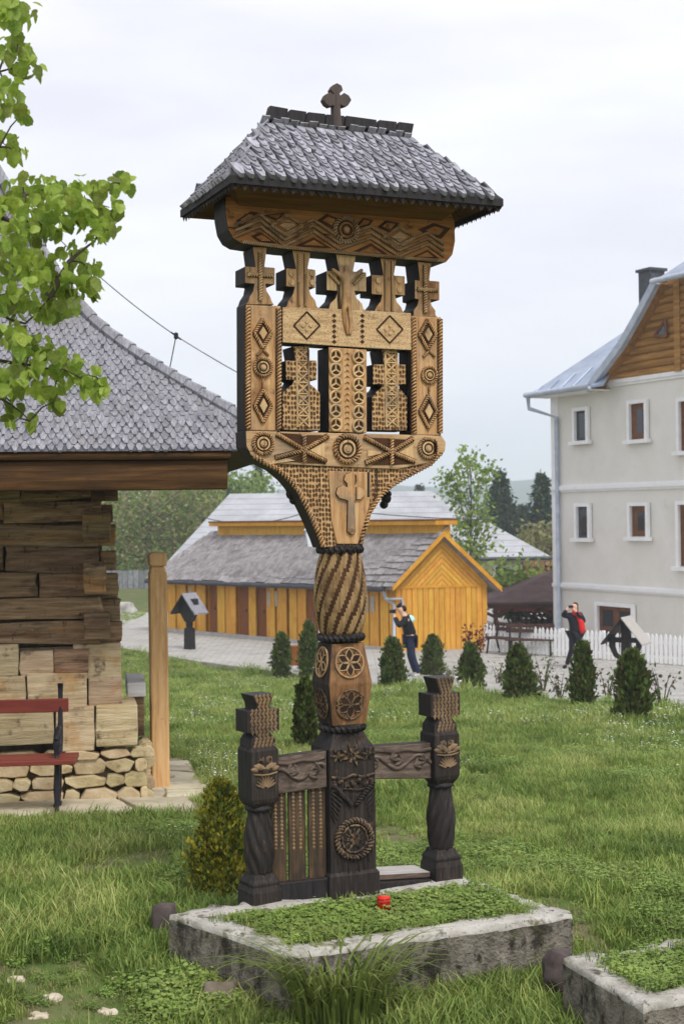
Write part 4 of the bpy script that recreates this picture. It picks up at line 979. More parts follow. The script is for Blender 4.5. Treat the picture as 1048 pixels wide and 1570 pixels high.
def flags(x0, x1, y0, y1, d=.42):
    nx_, ny_ = int((x1-x0)/d)+1, max(1, int((y1-y0)/(d*.9)))
    G_ = {(i, j): (x0+(x1-x0)*i/nx_+random.uniform(-.15,.15)*(0 < i < nx_), y0+(y1-y0)*j/ny_+random.uniform(-.13,.13)*(0 < j < ny_)) for i in range(nx_+1) for j in range(ny_+1)}
    for i in range(nx_):
        for j in range(ny_):
            P = [G_[i,j], G_[i+1,j], G_[i+1,j+1], G_[i,j+1]]; c = (sum(p[0] for p in P)/4, sum(p[1] for p in P)/4)
            P = jag([(c[0]+(p[0]-c[0])*.94, c[1]+(p[1]-c[1])*.92) for p in P], .16, .018)
            base = cpt(*c); th_ = random.uniform(.02,.045); mm = MB(); vs = []
            for zt2 in (-.03, th_):
                for p in P: q = cpt(*p); vs.append((q.x-base.x, q.y-base.y, zt2+(q.z-base.z)))
            k = len(P); mm.add(vs, [tuple(range(k, 2*k)), tuple(range(k))[::-1]] + [(a, (a+1)%k, k+(a+1)%k, k+a) for a in range(k)])
            o = mm.build('flagstone', [FLAG], apron, bevel=.008); o.location = base
flags(-3.0, .62, -.98, -.2, .52); flags(.12, .8, -.1, 2.6, .46)

# roof mast with cable
mast = thing('cable_mast', 'thin leaning wire mast with a small spacer above the church roof', 'mast', at(248, 566, 11.4))
m = MB(); a = Vector((0,0,0)); b = at(270, 515, 11.4)-mast.location; m.tube([a-Vector((0,0,.3)), b], .0045, 6); mo = m.build('mast_rod', [BLACK], mast)
m = MB(); m.lathe([(.001,-.03),(.018,-.02),(.018,.02),(.001,.03)], 8, M=Matrix.Translation(b)); m.tube([b+Vector((-.04,0,.03)), b+Vector((.04,0,-.03))], .007, 5); m.build('insulator', [BLACK], mast)
CABLE = mat('grey_cable', [(.3, S(110,112,120)), (.7, S(150,152,160))], 5, bump=0)
m = MB(); P1, P2, P3 = at(60, 335, 11.4), at(270, 515, 11.4), at(520, 650, 11.4)
def sag(a, b, s_, n=14): return [a.lerp(b, t)-Vector((0,0,s_*4*t*(1-t))) for t in np.linspace(0, 1, n)]
m.tube(sag(P1, P2, .05)+sag(P2, P3, .03)[1:], .005, 5); tag(m.build('overhead_cable', [CABLE]), 'grey overhead cable slanting down from the leaves towards the carved cross', 'cable')

# bare timber post
POSTM = mat('fresh_timber', [(.2, S(178,130,82)), (.5, S(222,178,124)), (.8, S(236,202,154))], 6, (7,7,.5), .75, .5, bdist=.006, blot=[(3, .55, .7, S(200,148,98), (3,3,.6)), (14, .66, .74, S(124,82,48))])
pb = ground_at(246, 1213); tp = thing('timber_post', 'pale square timber post with notched head standing free beside the church corner', 'post', pb, R(14))
hp = at(240, 847, pb.y).z - pb.z
m = MB(); s_ = .072; m.squares([(-.1, s_, s_), (hp-.17, s_*.98, s_*.98), (hp-.15, s_*.86, s_*.86), (hp-.115, s_*.78, s_*.78)], (0,0), 0, 0); m.build('shaft', [POSTM], tp, bevel=.012)
m = MB(); m.squares([(hp-.114, s_*.8, s_*.8), (hp-.10, s_*.97, s_*.97), (hp-.02, s_*.97, s_*.97), (hp, s_*.84, s_*.84)], (0,0), 0, 0); m.build('head', [POSTM], tp, bevel=.01)

# red slatted bench
BR = mat('red_brown_paint', [(.3, S(104,44,36)), (.7, S(130,62,50))], 5, (.5,5,5), .5, .2, bdist=.003, rand=.06)
IRON = mat('black_cast_iron', [(.3, S(20,20,24)), (.7, S(40,40,46))], 12, rough=.45, bump=.4)
bb = ground_at(88, 1249); bench = thing('park_bench', 'red slatted bench with black iron legs in front of the log church', 'bench', (bb.x, bb.y, bb.z), R(6))
Yb = bb.y; zz = lambda py: at(88, py, Yb).z - bb.z
zseat, zback = zz(1167), zz(1091)
for (z, y, h_, d_, xr, nm) in ((zback, .36, .10, .03, .06, 'back_slat'), (zback-.17, .335, .09, .03, .05, 'back_slat') if False else (zback, .36, .10, .03, .06, 'back_slat'), (zseat, -.02, .035, .10, .14, 'seat_slat'), (zseat, .10, .035, .10, .14, 'seat_slat'), (zseat, .22, .035, .10, .14, 'seat_slat')):
    if nm == 'back_slat' and any(c.name.startswith('back_slat') for c in bench.children): continue
    m = MB(); m.box(((xr-1.7)/2, y, z), (1.7+xr, d_, h_)); m.build(nm, [BR], bench, bevel=.006)
for lx in (0, -1.45):
    m = MB()
    m.tube([(lx,-.02,0),(lx,-.01,.05),(lx,.0,.18),(lx,.04,zseat-.05),(lx,.04,zseat-.02)], [.022,.016,.026,.02,.024], 8)
    m.tube([(lx-.02,.26,.02),(lx,.22,.16),(lx,.2,zseat-.04)], [.02,.016,.02], 8)
    m.box((lx,-.03,.012), (.05,.10,.024)); m.box((lx-.02,.28,.02), (.05,.10,.03))
    m.tube([(lx,.02,zseat-.03),(lx,.3,zseat-.03)], .016, 6); leg = m.build('leg', [IRON], bench, smooth=True)
    m = MB(); m.tube([(lx,.26,zseat-.03),(lx,.32,zseat+.12),(lx,.35,zback-.08),(lx,.38,zback+.1),(lx,.385,zback+.16)], [.018,.022,.018,.018,.022], 8); m.build('back_support', [IRON], bench, smooth=True)
    m = MB(); m.tube([(lx,.34,zseat+.2),(lx,.2,zseat+.21),(lx,.06,zseat+.19),(lx,-.0,zseat+.12),(lx,.05,zseat+.05),(lx,.03,zseat)], [.014,.02,.022,.024,.02,.016], 8)
    for k in range(5): m.lathe([(.001,-.02),(.022,0),(.001,.02)], 8, M=Matrix.Translation((lx, .0+.05*k, zseat+.16-.02*k)))
    m.build('armrest', [IRON], bench, smooth=True)
# ------------------------------------------------------------------ yellow outbuilding
YEL = mat('yellow_board', [(.25, S(186,130,42)), (.5, S(212,158,60)), (.8, S(226,178,84))], 4, (5,5,.4), .65, .3, rand=.10, hue=.008, bdist=.006, blot=[(1.2, .52, .72, S(190,128,44)), (5, .62, .78, S(150,98,40), (3,3,.5))])
YELD = mat('yellow_trim', [(.3, S(186,126,30)), (.7, S(216,158,52))], 4, (1,1,1), .6, .2, rand=.05)
BRN = mat('brown_door', [(.3, S(104,58,22)), (.7, S(136,80,34))], 5, (5,5,.4), .6, .3, rand=.08)
GSH = mat('weathered_shingle_roof', [(.2, S(92,88,88)), (.5, S(138,134,134)), (.8, S(168,164,164))], 5, (1,1,1), .9, .5, bdist=.02, rand=.16, blot=[(1.6, .52, .7, S(104,98,96)), (6, .6, .75, S(176,172,172))])
GUT = mat('dark_gutter', [(.3, S(52,54,60)), (.7, S(78,80,86))], 5, rough=.5, bump=0)
ZINC = mat('zinc', [(.3, S(150,160,176)), (.7, S(184,192,204))], 4, rough=.45, bump=.1, spec=.4)
sa = at(607, 1001, 42.0); sl = at(252, 966, 51.0); sb = at(747, 1000, 42.6)
sa.z = gz(sa.x, sa.y); Ls = (Vector((sl.x, sl.y))-Vector((sa.x, sa.y))).length
ang = math.atan2(sa.y-sl.y, sa.x-sl.x)
shed = thing('yellow_outbuilding', 'yellow boarded outbuilding with grey shingle roof and row of brown doors across the yard', 'outbuilding', (sa.x, sa.y, sa.z), ang)
sx = Vector((math.cos(ang), math.sin(ang), 0)); sy = Vector((-math.sin(ang), math.cos(ang), 0))
def SL(p): q = p - shed.location; return Vector((q.dot(sx), q.dot(sy), q.z))
he = at(607, 900, 42).z - sa.z
ga, gb = Vector((0,0,0)), SL(sb); gb.z = 0
zr_s = at(687, 822, 42.4).z - sa.z
# front wall of alternating boards, posts and doors
wl = -Ls
m = MB(); m.box((wl/2, .2, he/2-.05), (Ls, .08, he+.3)); m.build('wall', [YELD], shed)
def SF(px): 
    d = ray(px, 930); n = sy; t = (shed.location-Vector((0,0,EYE))).dot(n)/d.dot(n); p = Vector((0,0,EYE))+d*t - shed.location; return p.dot(sx)
segs = [(256,268,'b'),(268,284,'b'),(285,298,'b'),(298,314,'b'),(317,329,'d'),(330,342,'b'),(343,360,'b'),(362,377,'d'),(378,391,'b'),(391,404,'d'),(405,420,'b'),(421,438,'b'),(440,452,'b'),(453,466,'b'),(467,482,'d'),(484,498,'b'),(498,514,'b'),(515,530,'d'),(532,546,'b'),(547,562,'b'),(563,577,'b'),(579,592,'b'),(593,606,'b')]
for a, b, k in segs:
    x0, x1 = SF(a), SF(b)
    if k == 'd':
        m = MB(); m.box(((x0+x1)/2, .13, he/2-.02), (x1-x0-.03, .05, he-.12)); dr = m.build('door', [BRN], shed)
        m = MB(); m.box((x1-.12, .09, he*.48), (.04, .03, .10)); m.build('handle', [GUT], dr)
    else:
        nb = 2 if (x1-x0) > .45 else 1
        for j in range(nb):
            q0 = x0+(x1-x0)*j/nb; q1 = x0+(x1-x0)*(j+1)/nb
            m = MB(); m.box(((q0+q1)/2, .10-.05*(j % 2), he/2-.02), (q1-q0-.02, .06, he)); m.build('board', [YEL], shed, bevel=.01)
for a in (290, 410, 421, 560, 569):
    x0 = SF(a); m = MB(); m.box((x0, .06, he*.72), (.14, .03, .5)); m.build('shutter', [mat('grey_shutter', [(.3, S(150,148,140)), (.7, S(180,178,170))], 5, bump=.1)], shed)
m = MB(); m.box((wl/2, .05, .03), (Ls, .14, .16)); m.build('plinth', [mat('shed_plinth', [(.3, S(150,148,144)), (.7, S(184,182,178))], 3)], shed)
# gable end with vertical boards below and slanting boards above
gd = gb.normalized(); gl = gb.length; gn = Vector((gd.y, -gd.x, 0))
if gn.dot(-sy) < 0 and gn.x < 0: gn = -gn
def GP(t, z, o_=0): p = gd*t*gl + gn*o_; return (p.x, p.y, z)
ta = .505
m = MB(); m.add([GP(0,-.1), GP(1,-.1), GP(1,he), GP(ta,zr_s), GP(0,he)], [(0,1,2,3,4)]); m.build('gable_wall', [YELD], shed)
NB = 17
for k in range(NB):
    t0, t1 = k/NB, (k+1)/NB; m = MB(); o_ = .02+.012*(k % 2)
    m.add([GP(t0+.004,0,0), GP(t1-.004,0,0), GP(t1-.004,he-.01,0), GP(t0+.004,he-.01,0), GP(t0+.004,0,o_), GP(t1-.004,0,o_), GP(t1-.004,he-.01,o_), GP(t0+.004,he-.01,o_)], [(4,5,6,7),(0,4,7,3),(1,2,6,5),(3,7,6,2)])
    m.build('board', [YEL], shed)
def clip_gable(s0, s1, sgn):      # diagonal board strip clipped to the half triangle
    import itertools
    Ht = zr_s-he; poly = [(0,0),(ta*gl,0),(ta*gl,Ht)] if sgn > 0 else [(ta*gl,0),(gl,0),(ta*gl,Ht)]
    f = (lambda p: (p[0]+p[1])) if sgn < 0 else (lambda p: ((ta*gl*2-p[0])+p[1]))
    def cut(P, lim, keep):
        o = []
        for i in range(len(P)):
            a, b = P[i], P[(i+1)%len(P)]; fa, fb = (f(a)-lim)*keep, (f(b)-lim)*keep
            if fa >= 0: o.append(a)
            if fa*fb < 0: t = fa/(fa-fb); o.append((a[0]+(b[0]-a[0])*t, a[1]+(b[1]-a[1])*t))
        return o
    return cut(cut(poly, s0, 1), s1, -1) if len(cut(poly, s0, 1)) > 2 else []
for sgn in (1, -1):
    s_ = 0
    while s_ < gl*2.4:
        P = clip_gable(s_+.01, s_+.15, sgn); s_ += .16
        if len(P) > 2:
            m = MB(); n = len(P); vs = [GP(p[0]/gl, he+.01+p[1], .0) for p in P]+[GP(p[0]/gl, he+.01+p[1], .03) for p in P]
            m.add(vs, [tuple(range(n, 2*n)), tuple(range(n))[::-1]]+[(i, (i+1)%n, n+(i+1)%n, n+i) for i in range(n)]); m.build('board', [YEL], shed)
m = MB(); m.add([GP(0,he-.05,.02),GP(1,he-.05,.02),GP(1,he+.02,.02),GP(0,he+.02,.02),GP(0,he-.05,.05),GP(1,he-.05,.05),GP(1,he+.02,.05),GP(0,he+.02,.05)], [(4,5,6,7),(3,7,6,2),(0,1,5,4)]); m.build('gable_rail', [YELD], shed)
# roof
zov = .12; e0 = Vector((-Ls-.4, -.45, he-zov)); e1_ = Vector((.15, -.45, he-zov)); apx = Vector(GP(ta, zr_s+.05, .30)); apl = Vector((-Ls+apx.x*.2, SL(at(287,826,53)).y, SL(at(287,826,53)).z))
gR = Vector(GP(1.13, he-.16, .30)); gRl = Vector((gR.x-Ls, gR.y+Ls*.02, gR.z))
m = MB(); up_ = Vector((0,0,.09))
e1_ = Vector(GP(-.06, he-.06, .32))
for q in ((e0, e1_, apx, apl), (apx, gR, gR+Vector((-Ls,0,0)), apl)):
    vs = list(q)+[v+up_ for v in q]; m.add(vs, [(4,5,6,7),(3,2,1,0),(0,1,5,4),(1,2,6,5),(2,3,7,6),(3,0,4,7)])
sroof = m.build('roof', [GSH], shed)
# shingle courses: each course a row of long shakes
shk = shingle_mesh('shake', .5, .62, .03, GSH, .0)
def quad_tiles(me, parent, a, b, c, d, rows, n, name, lift=.1, as_parts=True):
    out_ = []
    for r_ in range(rows):
        t = r_/rows; p0, p1 = a.lerp(d, t), b.lerp(c, t); U = (p1-p0); L = U.length; U.normalize(); W = (d-a).lerp(c-b, .5); Nn = U.cross(W).normalized(); Vv = Nn.cross(U).normalized()
        if Nn.z < 0: continue
        for k in range(n):
            p = p0.lerp(p1, (k+.5+random.uniform(-.1,.1))/n)+Nn*lift+Vv*random.uniform(-.05,.05); tl = random.uniform(0,.05); V3 = Vv*math.cos(tl)-Nn*math.sin(tl)
            out_.append(frame_m(p, U*(L/n/.5)*.96, V3*1.0, U.cross(V3)))
    if as_parts:
        for M4 in out_: inst(me, parent, M4, name)
    else: join_inst(me, out_, 'shingle_cover', parent)
quad_tiles(shk, sroof, e0, e1_, apx, apl, 9, 30, 'shingle', .085)
# gutter, downpipe, barge boards, clerestory
m = MB(); m.tube([e0+Vector((0,-.05,.0)), e1_+Vector((-.3,-.05,.0))], .07, 8); m.build('gutter', [GUT], shed, smooth=True)
gpos = e1_+Vector((-.35,-.05,-.02)); m = MB(); m.tube([gpos, gpos+Vector((0,.1,-.25)), Vector((-.05,-.02,he-.5)), Vector((-.05,-.02,0))], .05, 8); m.build('downpipe', [ZINC], shed, smooth=True)
m = MB(); q = Vector(GP(.0, he*.74, .06)); m.tube([gpos+Vector((.1,0,-.25)), Vector(GP(.06, he*.82, .09)), Vector(GP(.09, he*.60, .09))], .04, 6); m.build('pipe_bend', [ZINC], shed, smooth=True)
for (a, b) in ((e1_, apx), (apx, gR)):
    m = MB(); d_ = Vector(gn)*.04; vs = [a+d_*.2, b+d_*.2, b+d_*.2+Vector((0,0,-.16)), a+d_*.2+Vector((0,0,-.16)), a+d_, b+d_, b+d_+Vector((0,0,-.16)), a+d_+Vector((0,0,-.16))]
    vs = [v+Vector((0,0,.11)) for v in vs]
    m.add(vs, [(4,5,6,7),(0,3,2,1),(0,1,5,4),(2,3,7,6),(0,4,7,3),(1,2,6,5)]); m.build('barge_board', [YELD], shed)
cl0 = apl.lerp(apx, .06); cl1 = apl.lerp(apx, .985); m = MB()
zc0 = SL(at(287,806,53)).z; zc1 = SL(at(672,803,43.5)).z
vs = []
for a, zt in ((cl0, zc0), (cl1, zc1)):
    for dy in (0, .5):
        for z in (a.z-.05, zt): vs.append((a.x, a.y-.05+dy, z))
m.add(vs, [(0,4,5,1),(2,3,7,6),(1,5,7,3),(0,1,3,2),(4,6,7,5)]); m.build('clerestory_wall', [YEL], shed)
m = MB(); d0, d1 = Vector((cl0.x-.2, cl0.y-.2, zc0)), Vector((cl1.x+.15, cl1.y-.2, zc1))
for w_, z0, z1 in ((.3,-.02,.10),(.38,.104,.15)):
    vs = []
    for a in (d0, d1):
        for dy in (-w_*.3, .8):
            for z in (z0, z1): vs.append((a.x, a.y+dy, a.z+z))
    MBx = MB(); MBx.add(vs, [(0,4,5,1),(2,3,7,6),(1,5,7,3),(0,2,6,4),(0,1,3,2),(4,6,7,5)]); MBx.build('fascia' if z0 < 0 else 'roof_edge', [YELD if z0 < 0 else BRN], shed)
# ------------------------------------------------------------------ three-storey house on the right
PLAST = mat('cream_plaster', [(.3, S(216,213,204)), (.7, S(226,223,216))], 1.5, rough=.95, bump=.15, bdist=.004, blot=[(.5, .5, .8, S(206,202,192)), (3, .6, .85, S(204,200,190))])
WHITE = mat('white_trim', [(.3, S(226,226,224)), (.7, S(238,238,238))], 4, rough=.8, bump=.1)
TIMB = mat('gable_log', [(.25, S(104,72,32)), (.55, S(152,110,54)), (.8, S(180,138,78))], 3, (.4,4,4), .6, .3, rand=.14, bdist=.01)
SHEET = mat('zinc_sheet', [(.3, S(134,146,166)), (.7, S(176,188,206))], 1.5, (1,1,1), .42, .1, spec=.5, metallic=.35, rand=.1)
GLASS = bpy.data.materials.new('window_glass'); GLASS.use_nodes = True; g_ = GLASS.node_tree.nodes['Principled BSDF']
g_.inputs['Base Color'].default_value = (.035,.04,.05,1); g_.inputs['Roughness'].default_value = .08; g_.inputs['Specular IOR Level'].default_value = .6
WOODF = mat('window_wood', [(.3, S(92,58,38)), (.7, S(120,82,56))], 6, rough=.6, bump=.1)
h0 = at(851, 985, 45.0); h1 = at(1048, 1018, 39.7)
hd = (h1-h0); hd.z = 0; hd.normalize(); hn = Vector((hd.y, -hd.x, 0))
if hn.y > 0: hn = -hn
HZ0 = gz(h0.x, h0.y)
house = thing('three_storey_house', 'cream three storey house with log gable and zinc roof behind the white picket fence', 'house', (h0.x, h0.y, HZ0), math.atan2(hd.y, hd.x))
hb = Matrix.Rotation(math.atan2(hd.y, hd.x), 3, 'Z'); hyv = hb @ Vector((0,1,0)); hys = 1 if hyv.dot(hn) < 0 else -1     # local +y * hys points into the house
def HP(px, py, out_=0.0):       # pixel -> facade plane (x along, z up); out_ metres in front of it
    p = on_plane(px, py, h0+hn*out_, hn) - Vector((h0.x, h0.y, HZ0)); return p.dot(hd), p.z
def hbox(name, x0, x1, z0, z1, out0, out1, material, parent=house, bevel=0):
    m = MB(); m.box(((x0+x1)/2, -hys*(out0+out1)/2, (z0+z1)/2), (abs(x1-x0), abs(out1-out0), abs(z1-z0))); return m.build(name, [material], parent, bevel=bevel)
zE = HP(900, 596)[1]; XR = 9.5
hbox('wall', 0, XR, -.3, zE, -8, 0, PLAST)
hbox('corner_trim', -.05, .32, -.3, zE, -.2, .03, WHITE)
for py, t in ((748, .22), (900, .2), (592, .26)):
    z = HP(900, py)[1]; hbox('cornice', .0, XR, z-t/2, z+t/2, .0, .06, WHITE); hbox('cornice', .0, XR, z-t*.2, z+t*.35, .0, .11, WHITE)
def window(x0, y0, x1, y1, kind='w', sur=5):
    a, zt = HP(x0, y0); b, _ = HP(x1, y0); _, zb = HP((x0+x1)/2, y1)
    wn = hbox('window', a, b, zb, zt, -.2, -.06, WOODF if kind != 'd' else GUT)
    ds = .11
    for nm, q in (('surround', (a-ds, a, zb-.02, zt+ds)), ('surround', (b, b+ds, zb-.02, zt+ds)), ('surround', (a, b, zt, zt+ds))): hbox(nm, q[0], q[1], q[2], q[3], -.05, .05, WHITE, wn)
    hbox('sill', a-.22, b+.22, zb-.13, zb-.022, -.02, .12, WHITE, wn)
    n = 1 if kind != 'e' else 2
    for k in range(n):
        q0, q1 = a+(b-a)*k/n, a+(b-a)*(k+1)/n
        fr_ = .16 if kind == 'b' else .07
        if kind == 'e':
            hbox('pane', q0+.15, q1-.15, zb+(zt-zb)*.55, zt-.12, -.065, -.05, GLASS, wn); hbox('pane', q0+.15, q1-.15, zb+.15, zb+(zt-zb)*.42, -.065, -.05, GLASS, wn)
        else: hbox('pane', q0+fr_*1.6, q1-fr_, zb+fr_, zt-fr_, -.065, -.05, GLASS, wn)
# cut openings visually by recessed dark reveal: a shallow niche box per window stands proud of the wall as the surround does
for q in ((884,631,901,675,'d'), (968,620,991,673,'b'), (1044,616,1075,690,'b'), (887,777,904,824,'d'), (969,776,993,822,'b'), (1043,774,1072,868,'b'), (919,928,971,1000,'e')): window(*q)
for w_ in [c for c in house.children if c.name.startswith('window')]:
    w_.location.y += -hys*.08                                   # frame sits in its moulded surround, just proud of the plaster
# gable of half logs
gz0 = HP(960, 590)[1]+.16
def gable_edge(z):              # left limit of the log gable at a height
    pts = [HP(*p, .12) for p in ((912,586),(935,558),(957,530),(980,492),(1000,455),(1010,432),(1048,412),(1080,396))]
    return float(np.interp(z, [p[1] for p in pts], [p[0] for p in pts]))
z = gz0; ztop = HP(1078, 398, .12)[1]
while z < ztop:
    xl = gable_edge(z+.11)+.05; m = MB()
    m.tube([(xl, -hys*.02, z+.11), (XR-.4, -hys*.02, z+.11)], .125, 8, cap=True); m.build('gable_log', [TIMB], house, smooth=True); z += .215
hbox('gable_core', gable_edge(gz0+.6), XR-.5, gz0-.1, gz0+1.2, -.5, -.06, TIMB)
x_, z_ = HP(1040, 560, .1); hbox('gable_post', x_-.12, x_+.12, gz0, HP(1040, 425, .1)[1], .02, .17, TIMB)
m = MB(); T3 = [HP(a, b, .2) for a, b in ((1003,515),(1019,490),(1021,516))]; m.prism([(a, b) for a, b in T3], -hys*.16, -hys*.2, 0)
tw = m.build('triangular_window', [GLASS], house); m = MB()
for k in range(3): A, B = T3[k], T3[(k+1)%3]; m.tube([(A[0], -hys*.2, A[1]), (B[0], -hys*.2, B[1])], .05, 6)
m.build('window_frame', [WOODF], tw)
# lower roof slope with eave parallel to the facade, sheets one by one
def HL(p): q = p - Vector((h0.x, h0.y, HZ0)); return Vector((q.dot(hd), q.dot(hb @ Vector((0,1,0))), q.z))
ea, eb = HP(811, 603, .7), HP(905, 593, .7)
EA, EB = Vector((ea[0], -hys*.7, (ea[1]+eb[1])/2)), Vector((eb[0], -hys*.7, (ea[1]+eb[1])/2))
P0 = h0+hn*.7; P0 = Vector((P0.x, P0.y, HZ0+EA.z)); nrm = (hn*math.sin(R(40)) + Vector((0,0,math.cos(R(40))))).normalized()
UL = HL(on_plane(955, 509, P0, nrm)); UR = HL(on_plane(985, 470, P0, nrm)); LR = HL(on_plane(912, 590, P0, nrm))
def slab(name, pts, th_, material, parent, dn=Vector((0,0,-1))):
    m = MB(); n = len(pts); vs = [Vector(p) for p in pts]+[Vector(p)+dn*th_ for p in pts]
    m.add(vs, [tuple(range(n)), tuple(range(n, 2*n))[::-1]]+[(i, n+i, n+(i+1)%n, (i+1)%n) for i in range(n)]); return m.build(name, [material], parent)
hroof = slab('roof', [EA, EB+Vector((.6,0,0)), UR+Vector((.3,0,0)), UL], .06, SHEET, house)
for k in range(5):
    a = EA.lerp(EB, (k+.5)/5); dvec = UL-EA; b = a+dvec*min(1, .98)
    # sheet seams rise up the slope, clipped by the gable verge
    up_v = (Vector((0, hys*math.cos(R(40)), math.sin(R(40)))));
    L_ = .25+1.1*(k+.5)/5
    m = MB(); m.tube([a+Vector((0,0,.02)), a+up_v*L_+Vector((0,0,.02))], .03, 4); m.build('seam', [SHEET], hroof)
m = MB(); m.tube([EA+Vector((-.15,-hys*.06,-.02)), EB+Vector((0,-hys*.06,-.02))], .085, 8); m.build('gutter', [ZINC], house, smooth=True)
slab('soffit', [EA+Vector((0,0,-.09)), EB+Vector((0,0,-.09)), Vector((EB.x, 0, EA.z-.09)), Vector((EA.x, 0, EA.z-.09))], .03, WHITE, house)
dx, dz = HP(852, 640, .12); m = MB(); m.tube([EA+Vector((0,-hys*.06,-.06)), EA+Vector((.02,-hys*.04,-.45)), (dx, -hys*.12, dz), (dx, -hys*.12, -.1)], .065, 8); m.build('downpipe', [ZINC], house, smooth=True)
# verge of the cross gable and its roof
vp = [HP(*p, .55) for p in ((900,597),(926,563),(952,528),(975,487),(996,448),(1004,432))]
m = MB()
for (a, b) in zip(vp[:-1], vp[1:]):
    d = Vector((b[0]-a[0], b[1]-a[1])).normalized(); q = Vector((-d.y, d.x))*.11
    m.prism([(a[0]+q.x, a[1]+q.y), (b[0]+q.x, b[1]+q.y), (b[0]-q.x, b[1]-q.y), (a[0]-q.x, a[1]-q.y)], -hys*.45, -hys*.62, 0)
m.build('verge_board', [ZINC], house)
for (a, b) in zip(vp[:-1], vp[1:]):
    slab('roof_sheet', [Vector((a[0], -hys*.6, a[1]+.12)), Vector((b[0], -hys*.6, b[1]+.12)), Vector((b[0], hys*5, b[1]+.12)), Vector((a[0], hys*5, a[1]+.12))], .05, SHEET, hroof)
    slab('verge_soffit', [Vector((a[0]+.05, -hys*.58, a[1]-.02)), Vector((b[0]+.05, -hys*.58, b[1]-.02)), Vector((b[0]+.05, -hys*-.2, b[1]-.02)), Vector((a[0]+.05, -hys*-.2, a[1]-.02))], .04, TIMB, house)
j0, j1 = HP(1000, 432, .9), HP(1085, 408, .9); k1 = HP(1065, 392, -.4)
J0, J1 = Vector((j0[0], -hys*.9, j0[1])), Vector((j1[0], -hys*.9, j0[1]))
n2 = (hn*math.sin(R(38)) + Vector((0,0,math.cos(R(38))))).normalized(); PJ = Vector((h0.x, h0.y, HZ0))+hd*J0.x+hn*.9; PJ.z = HZ0+J0.z
JT = HL(on_plane(1052, 398, PJ, n2)); JT2 = HL(on_plane(1100, 375, PJ, n2))
slab('roof_sheet', [J0, J1+Vector((2,0,0)), JT2+Vector((2,0,0)), JT2, JT], .06, SHEET, hroof)
m = MB(); m.tube([J0+Vector((0,-hys*.05,0)), J1+Vector((2,-hys*.05,0))], .08, 8); m.build('gutter', [ZINC], house, smooth=True)
ca, cb_ = HL(at(998, 440, 47.5)), HL(at(1002, 414, 47.5))
m = MB(); m.box((ca.x, ca.y, cb_.z-1.26), (.6, .6, 2.4)); ch_ = m.build('chimney', [GUT], hroof)
m = MB(); m.box((ca.x, ca.y, cb_.z-.02), (.74, .74, .09)); m.build('chimney_cap', [GUT], hroof)

# ------------------------------------------------------------------ long hip-roofed building beyond the shed
LROOF = mat('pale_asbestos_roof', [(.3, S(148,150,154)), (.7, S(184,186,190))], .8, rough=.85, bump=.5, bdist=.03, blot=[(.5, .5, .7, S(166,168,172)), (3, .6, .8, S(160,160,164))])
YL = 70.0; lr0, lr1 = at(352, 757, YL+6), at(660, 751, YL+6); le0, le1 = at(300, 812, YL), at(848, 856, YL)
le0.z = le1.z = at(800, 856, YL).z; lr1.z = lr0.z
lb = thing('long_building', 'long pale hip roofed building standing behind the yellow outbuilding', 'building', (le0.x+10, YL+.8, gz(0, YL)), 0)
LB = lambda p: Vector(p) - lb.location
le0s = Vector((at(285, 812, YL).x - 1.0, YL, le0.z))
m = MB(); x0, x1 = le0s.x+.8, le1.x-.6; zz_ = le0.z
m.box(LB(((x0+x1)/2, YL+6.2, (zz_+lb.location.z)/2)), (x1-x0, 11, zz_-lb.location.z+.3)); m.build('wall', [mat('yellowish_plaster', [(.3, S(206,200,172)), (.7, S(222,216,190))], 2, rough=.9, bump=.1)], lb)
bk0, bk1 = Vector((le0s.x, YL+12, zz_)), Vector((le1.x, YL+12, zz_))
slab('roof', [LB(le0s), LB(le1), LB(lr1), LB(lr0)], .12, LROOF, lb); slab('roof', [LB(le1), LB(bk1), LB(lr1)], .12, LROOF, lb)
slab('roof', [LB(bk0), LB(le0s), LB(lr0)], .12, LROOF, lb); slab('roof', [LB(bk1), LB(bk0), LB(lr0), LB(lr1)], .12, LROOF, lb)
rws = 12
for r_ in range(1, rws):
    t = r_/rws; a, b = le0s.lerp(lr0, t), le1.lerp(lr1, t); m = MB(); n_ = Vector((0, -.5, .8))*.03
    m.tube([LB(a)+n_*.3, LB(b)+n_*.3], .012, 4); m.build('roof_course', [LROOF], lb)
m = MB(); m.tube([LB(le0s), LB(le1)], .1, 6); m.build('gutter', [GUT], lb)
for px in (770, 800, 826):
    a = LB(at(px, 885, YL+.65)); m = MB(); m.box((a.x, -.12, a.z), (.9, .12, 1.2)); wn = m.build('window', [WHITE], lb); m = MB(); m.box((a.x, -.16, a.z), (.7, .06, 1.0)); m.build('pane', [GLASS], wn)
m = MB(); m.tube(sag(at(300, 790, 56), at(486, 778, 56), .45)+sag(at(486, 778, 56), at(760, 797, 56), .1)[1:], .02, 5); tag(m.build('overhead_cable', [GUT]), 'dark cable sagging across the pale long roof beyond the yellow outbuilding', 'cable')

